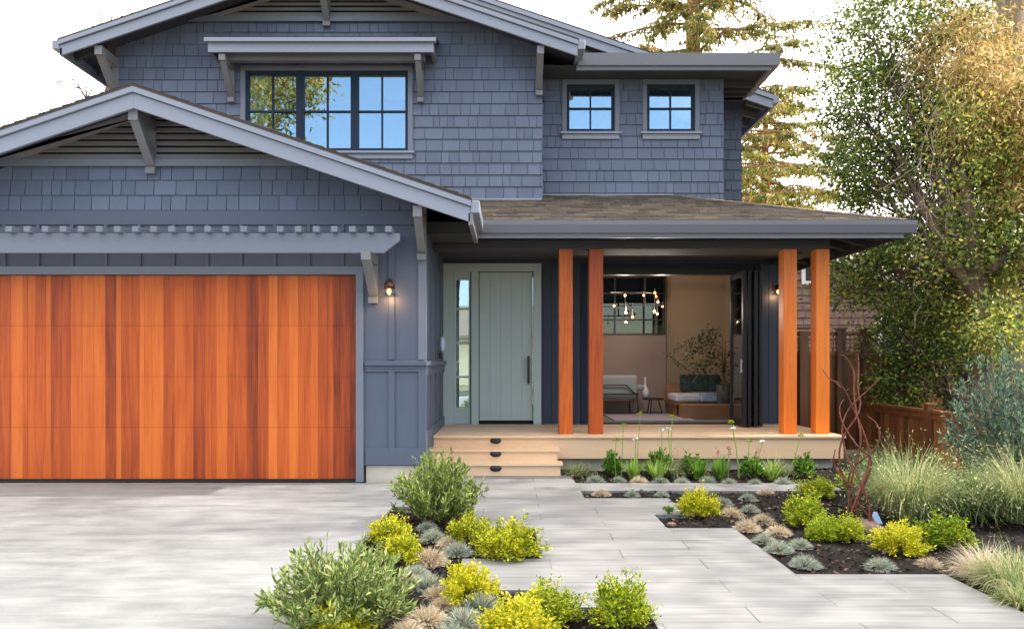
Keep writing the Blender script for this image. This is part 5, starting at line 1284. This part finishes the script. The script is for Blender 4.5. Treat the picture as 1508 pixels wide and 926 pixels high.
# dark leafy tree close behind the low fence
broadleaf('leafy_tree', (PX(1442, 10.9), 10.9, 0), .14, 2.3,
          [((6.5, 12.3, 1.65), (.75, .6, .7), 1.1), ((7.1, 12.0, 1.55), (.8, .7, .65), .9), ((6.15, 12.9, 3.1), (.75, .7, .75), 1.1), ((6.5, 12.0, 3.0), (.8, .7, .9), 1.2), ((7.3, 11.0, 3.1), (.8, .5, .8), .9),
           ((6.0, 12.4, 4.6), (.75, .8, .7), .9), ((6.8, 12.4, 5.2), (.8, .8, 1.0), .9), ((5.9, 12.8, 6.0), (.6, .8, .6), .6), ((6.9, 12.6, 7.2), (1.4, 1.2, 1.1), 1.2), ((6.3, 12.6, 5.3), (1.0, .8, 1.2), 1.1), ((6.3, 12.8, 7.0), (.9, .8, .9), .8)],
          'dark green leafy tree behind the low side fence', 'dark_leaf', .078, 56, 1020, seed=4, rad=.18, twigs=190)
# dry orange conifer with a tall grey trunk at the right edge
broadleaf('dry_conifer', (PX(1492, 12.6), 12.6, 0), .24, 10.5,
          [((7.9, 11.1, 3.6), (.45, .4, .9), .5), ((7.2, 11.4, 5.4), (.45, .4, 1.1), .8), ((7.9, 11.2, 5.2), (.5, .4, .9), .6), ((7.3, 12.2, 6.3), (.75, .8, .9), 1.0), ((7.6, 12.0, 5.1), (.7, .8, .9), 1.0), ((8.0, 12.1, 4.0), (.6, .8, .9), .8), ((7.7, 12.0, 3.0), (.6, .7, .6), .5), ((8.6, 12.6, 6.2), (.9, 1, 1.2), .8), ((8.3, 12.6, 8.6), (1.7, 1.5, 1.4), 1.3), ((8.7, 12.0, 4.6), (.6, .7, .8), .6)],
          'tall trunk at the right edge with draping dry orange foliage', 'orange_leaf', .12, 62, 1050, seed=9, bark='pale_bark', rad=.17, down=-1.1, twigs=60, lw=.22)
broadleaf('climbing_tree', (PX(1404, 13.8), 13.8, 0), .13, 5.2,
          [((6.9, 10.5, 1.9), (.45, .3, .4), .3), ((7.2, 11.2, 2.8), (.8, .4, .8), .5), ((7.7, 11.3, 4.0), (.8, .4, .9), .4), ((6.9, 11.2, 4.6), (.6, .4, 1.0), .35), ((7.9, 13.2, 2.3), (.8, .6, .8), 1.2), ((8.4, 13.0, 3.3), (.7, .6, .8), 1.0), ((7.5, 13.3, 4.0), (.7, .6, .7), .7), ((8.9, 12.8, 2.2), (.7, .6, .9), 1.0), ((8.1, 13.4, 5.6), (.8, .8, .8), .5), ((9.2, 13.2, 4.4), (.8, .6, 1.1), .8)],
          'yellow green leafy tree between the dark tree and the tall trunk', 'mid_leaf', .075, 56, 780, seed=12, rad=.22, twigs=50)
# bare pale vines hanging among the crowns
r = empty('hanging_vines', (8.0, 12, 0), 'pale bare vines hanging through the crowns at the right', 'vine'); WL[r] = Vector((8, 12, 0)); mb = MB(); rng.seed(5)
for k in range(110):
    px = rng.uniform(1330, 1505); a = rng.uniform(60, 420); ln = rng.uniform(30, 130); D = rng.uniform(11.2, 12); x = PX(px, D)
    mb.tube(wiggle((x, D, PZ(a, D)), (x + rng.gauss(0, .5), D + rng.gauss(0, .2), PZ(a + ln, D)), 7, .05), .004, 4)
mb.build('strands', 'pale_bark', r)
# blue green feathery shrub at the right edge
def feather(name, base, R_, Hh, m, label, n=240, seed=4):
    r = empty(name, base, label, 'shrub'); me, st = twiggy_mesh(name + '_mesh', n, R_, Hh, .07, .22, m, seed, 62, up=.2); meshobj('foliage', me, r); meshobj('stems', st, r)
feather('blue_shrub', (5.35, 7.7, -.02), .80, 1.62, 'bluegreen_leaf', 'tall blue green feathery shrub at the right edge in front of the low fence', 230)
broadleaf('garden_bush', (PX(1395, 11.6), 11.6, 0), .06, .7, [((6.9, 11.6, 1.0), (.8, .5, .5), 1), ((6.2, 11.9, .95), (.5, .4, .4), .6)], 'dark bush under the leafy tree behind the low fence', 'dark_leaf', .07, 40, 90, 'bush', seed=15, rad=.14, twigs=10)

def redwood(base, Hh, label, seed=2, zmin=4.5, lmax=5.0, nb=95):
    g = np.random.default_rng(seed); rng.seed(seed); r = empty('redwood_tree', base, label, 'tree'); mb = MB()
    mb.tube([(0, 0, -.2), (.03, 0, Hh * .3), (-.03, .02, Hh * .6), (0, 0, Hh)], [.42, .34, .24, .03], 12); P = []; Dn = []
    for k in range(nb):
        z = zmin + (Hh - zmin - .5) * (k / nb) ** .95; a = k * 2.399 + rng.uniform(-.3, .3); Lb = lmax * (1 - .72 * (z - zmin) / (Hh - zmin)) * rng.uniform(.7, 1.05); rise = rng.uniform(-.02, .22)
        pts = []
        for j in range(11):
            t = j / 10; pts.append(Vector((math.cos(a) * Lb * t, math.sin(a) * Lb * t, z + Lb * (rise * t - .20 * t * t) + rng.gauss(0, .03))) + Vector((rng.gauss(0, .05) * t, rng.gauss(0, .05) * t, 0)))
        mb.tube(pts, [.055 * (1 - .85 * j / 10) for j in range(11)], 5)
        nt_ = int(Lb * 16)
        for i in range(nt_):
            t = rng.uniform(.12, 1) * 10; j = min(9, int(t)); p_ = pts[j].lerp(pts[j + 1], t - j); sd = 1 if rng.random() < .5 else -1
            dr = (pts[j + 1] - pts[j]).normalized(); side = Vector((-dr.y, dr.x, 0)) * sd; l2 = rng.uniform(.3, .95) * (1.1 - .05 * t)
            e = p_ + (side * .65 + dr * .6 + Vector((0, 0, -.12 - rng.uniform(0, .45) ** 2 * 1.6))) * l2
            m_ = 13
            for q in range(m_):
                u = (q + rng.random()) / m_; P.append(tuple(p_.lerp(e, u) + Vector((rng.gauss(0, .035), rng.gauss(0, .035), -.05 * u)))); Dn.append((side.x * .4 + rng.gauss(0, .5), side.y * .4 + rng.gauss(0, .5), -.75 + rng.gauss(0, .35)))
    mb.build('trunk', 'orange_bark', r, True, local=True)
    meshobj('crown', leaf_mesh('crown_mesh', np.array(P), np.array(Dn), .20 * g.uniform(.5, 1.3, len(P)), .28, 'redwood_leaf'), r)
    return r
redwood((PX(1022, 25), 25, 0), 21, 'orange tinged redwood rising behind the right end of the roof', 2, 5.6, 6.4, 92)
r_ = redwood((PX(1128, 31), 31, 0), 13.2, 'greener low redwood to the right behind the upper rear wall', 6, 4.5, 5.6, 66)
for c in r_.children:
    if c.name.startswith('crown'): c.data.materials[0] = MATS['redwood_green']
broadleaf('sparse_tree', (PX(150, 24), 24, 0), .14, 8.0, [((PX(160, 24), 24, 13.4), (1.6, 1, 1.0), 1), ((PX(110, 24), 24, 10.6), (1.3, 1, .8), 1), ((PX(60, 24), 24, 9.6), (1, 1, .6), .6)], 'sparse thin tree showing behind the left end of the roof', 'mid_leaf', .10, 4, 60, seed=21, rad=.16, twigs=60)
# street side: tall trees that shade the front garden and show in the window glass
broadleaf('street_tree', (-12.5, -9, 0), .35, 6, [((-13, -9, 12), (4.5, 3, 4.5), 2), ((-11, -9.5, 8), (3, 3, 2.5), 1), ((-10.4, -9.5, 14.5), (2.4, 2.4, 2.2), .8)], 'tall street tree mirrored in the wide upper window', 'redwood_leaf', .26, 30, 520, seed=31, rad=.5, twigs=60)
broadleaf('shade_tree', (11.2, 8.5, 0), .34, 7, [((9.6, 7.6, 7.0), (1.7, 2.4, 1.4), 1.0), ((10.3, 9.3, 9.5), (1.9, 2.0, 1.6), 1), ((10.6, 6.6, 11.6), (2.0, 2.2, 1.8), 1.2), ((10.9, 9.2, 14.0), (2.0, 2.2, 1.8), 1.1), ((11, 7.4, 17.0), (1.8, 2.4, 1.8), 1.0)], 'tall tree right of the garden that dapples the paving', 'mid_leaf', .24, 16, 300, seed=33, rad=.40, twigs=60)
broadleaf('shade_tree', (12.0, 4.6, 0), .30, 6, [((10.6, 4.8, 8), (1.9, 1.7, 1.6), 1), ((11, 4.2, 12.5), (2, 2, 1.8), 1), ((11.2, 5.2, 16.5), (2.0, 2, 1.8), .9)], 'second tall tree right of the garden toward the street', 'mid_leaf', .24, 16, 160, seed=34, rad=.40, twigs=40)
sh_ = empty('street_house', (-3, -24, 0), 'low house across the street mirrored in the narrow door glass', 'house'); WL[sh_] = Vector((-3, -24, 0))
mb = MB(); mb.box(-12, 6, -28, -22, -.1, 2.9); mb.build('wall', 'cream_wall', sh_)
mb = MB(); mb.prism([(-13, -21.3, 2.9), (7, -21.3, 2.9), (7, -28.7, 2.9), (5, -25, 5.0), (-11, -25, 5.0), (-13, -28.7, 2.9)][:2] + [(5, -25, 5.0), (-11, -25, 5.0)], (0, 0, .1)); mb.build('roof', 'roof_shingle', sh_)
for xa in (-9, -5.2, -1.4, 2.4): mb = MB(); mb.box(xa, xa + 1.6, -22, -21.95, .9, 2.2); mb.build('window', 'black_frame', sh_)
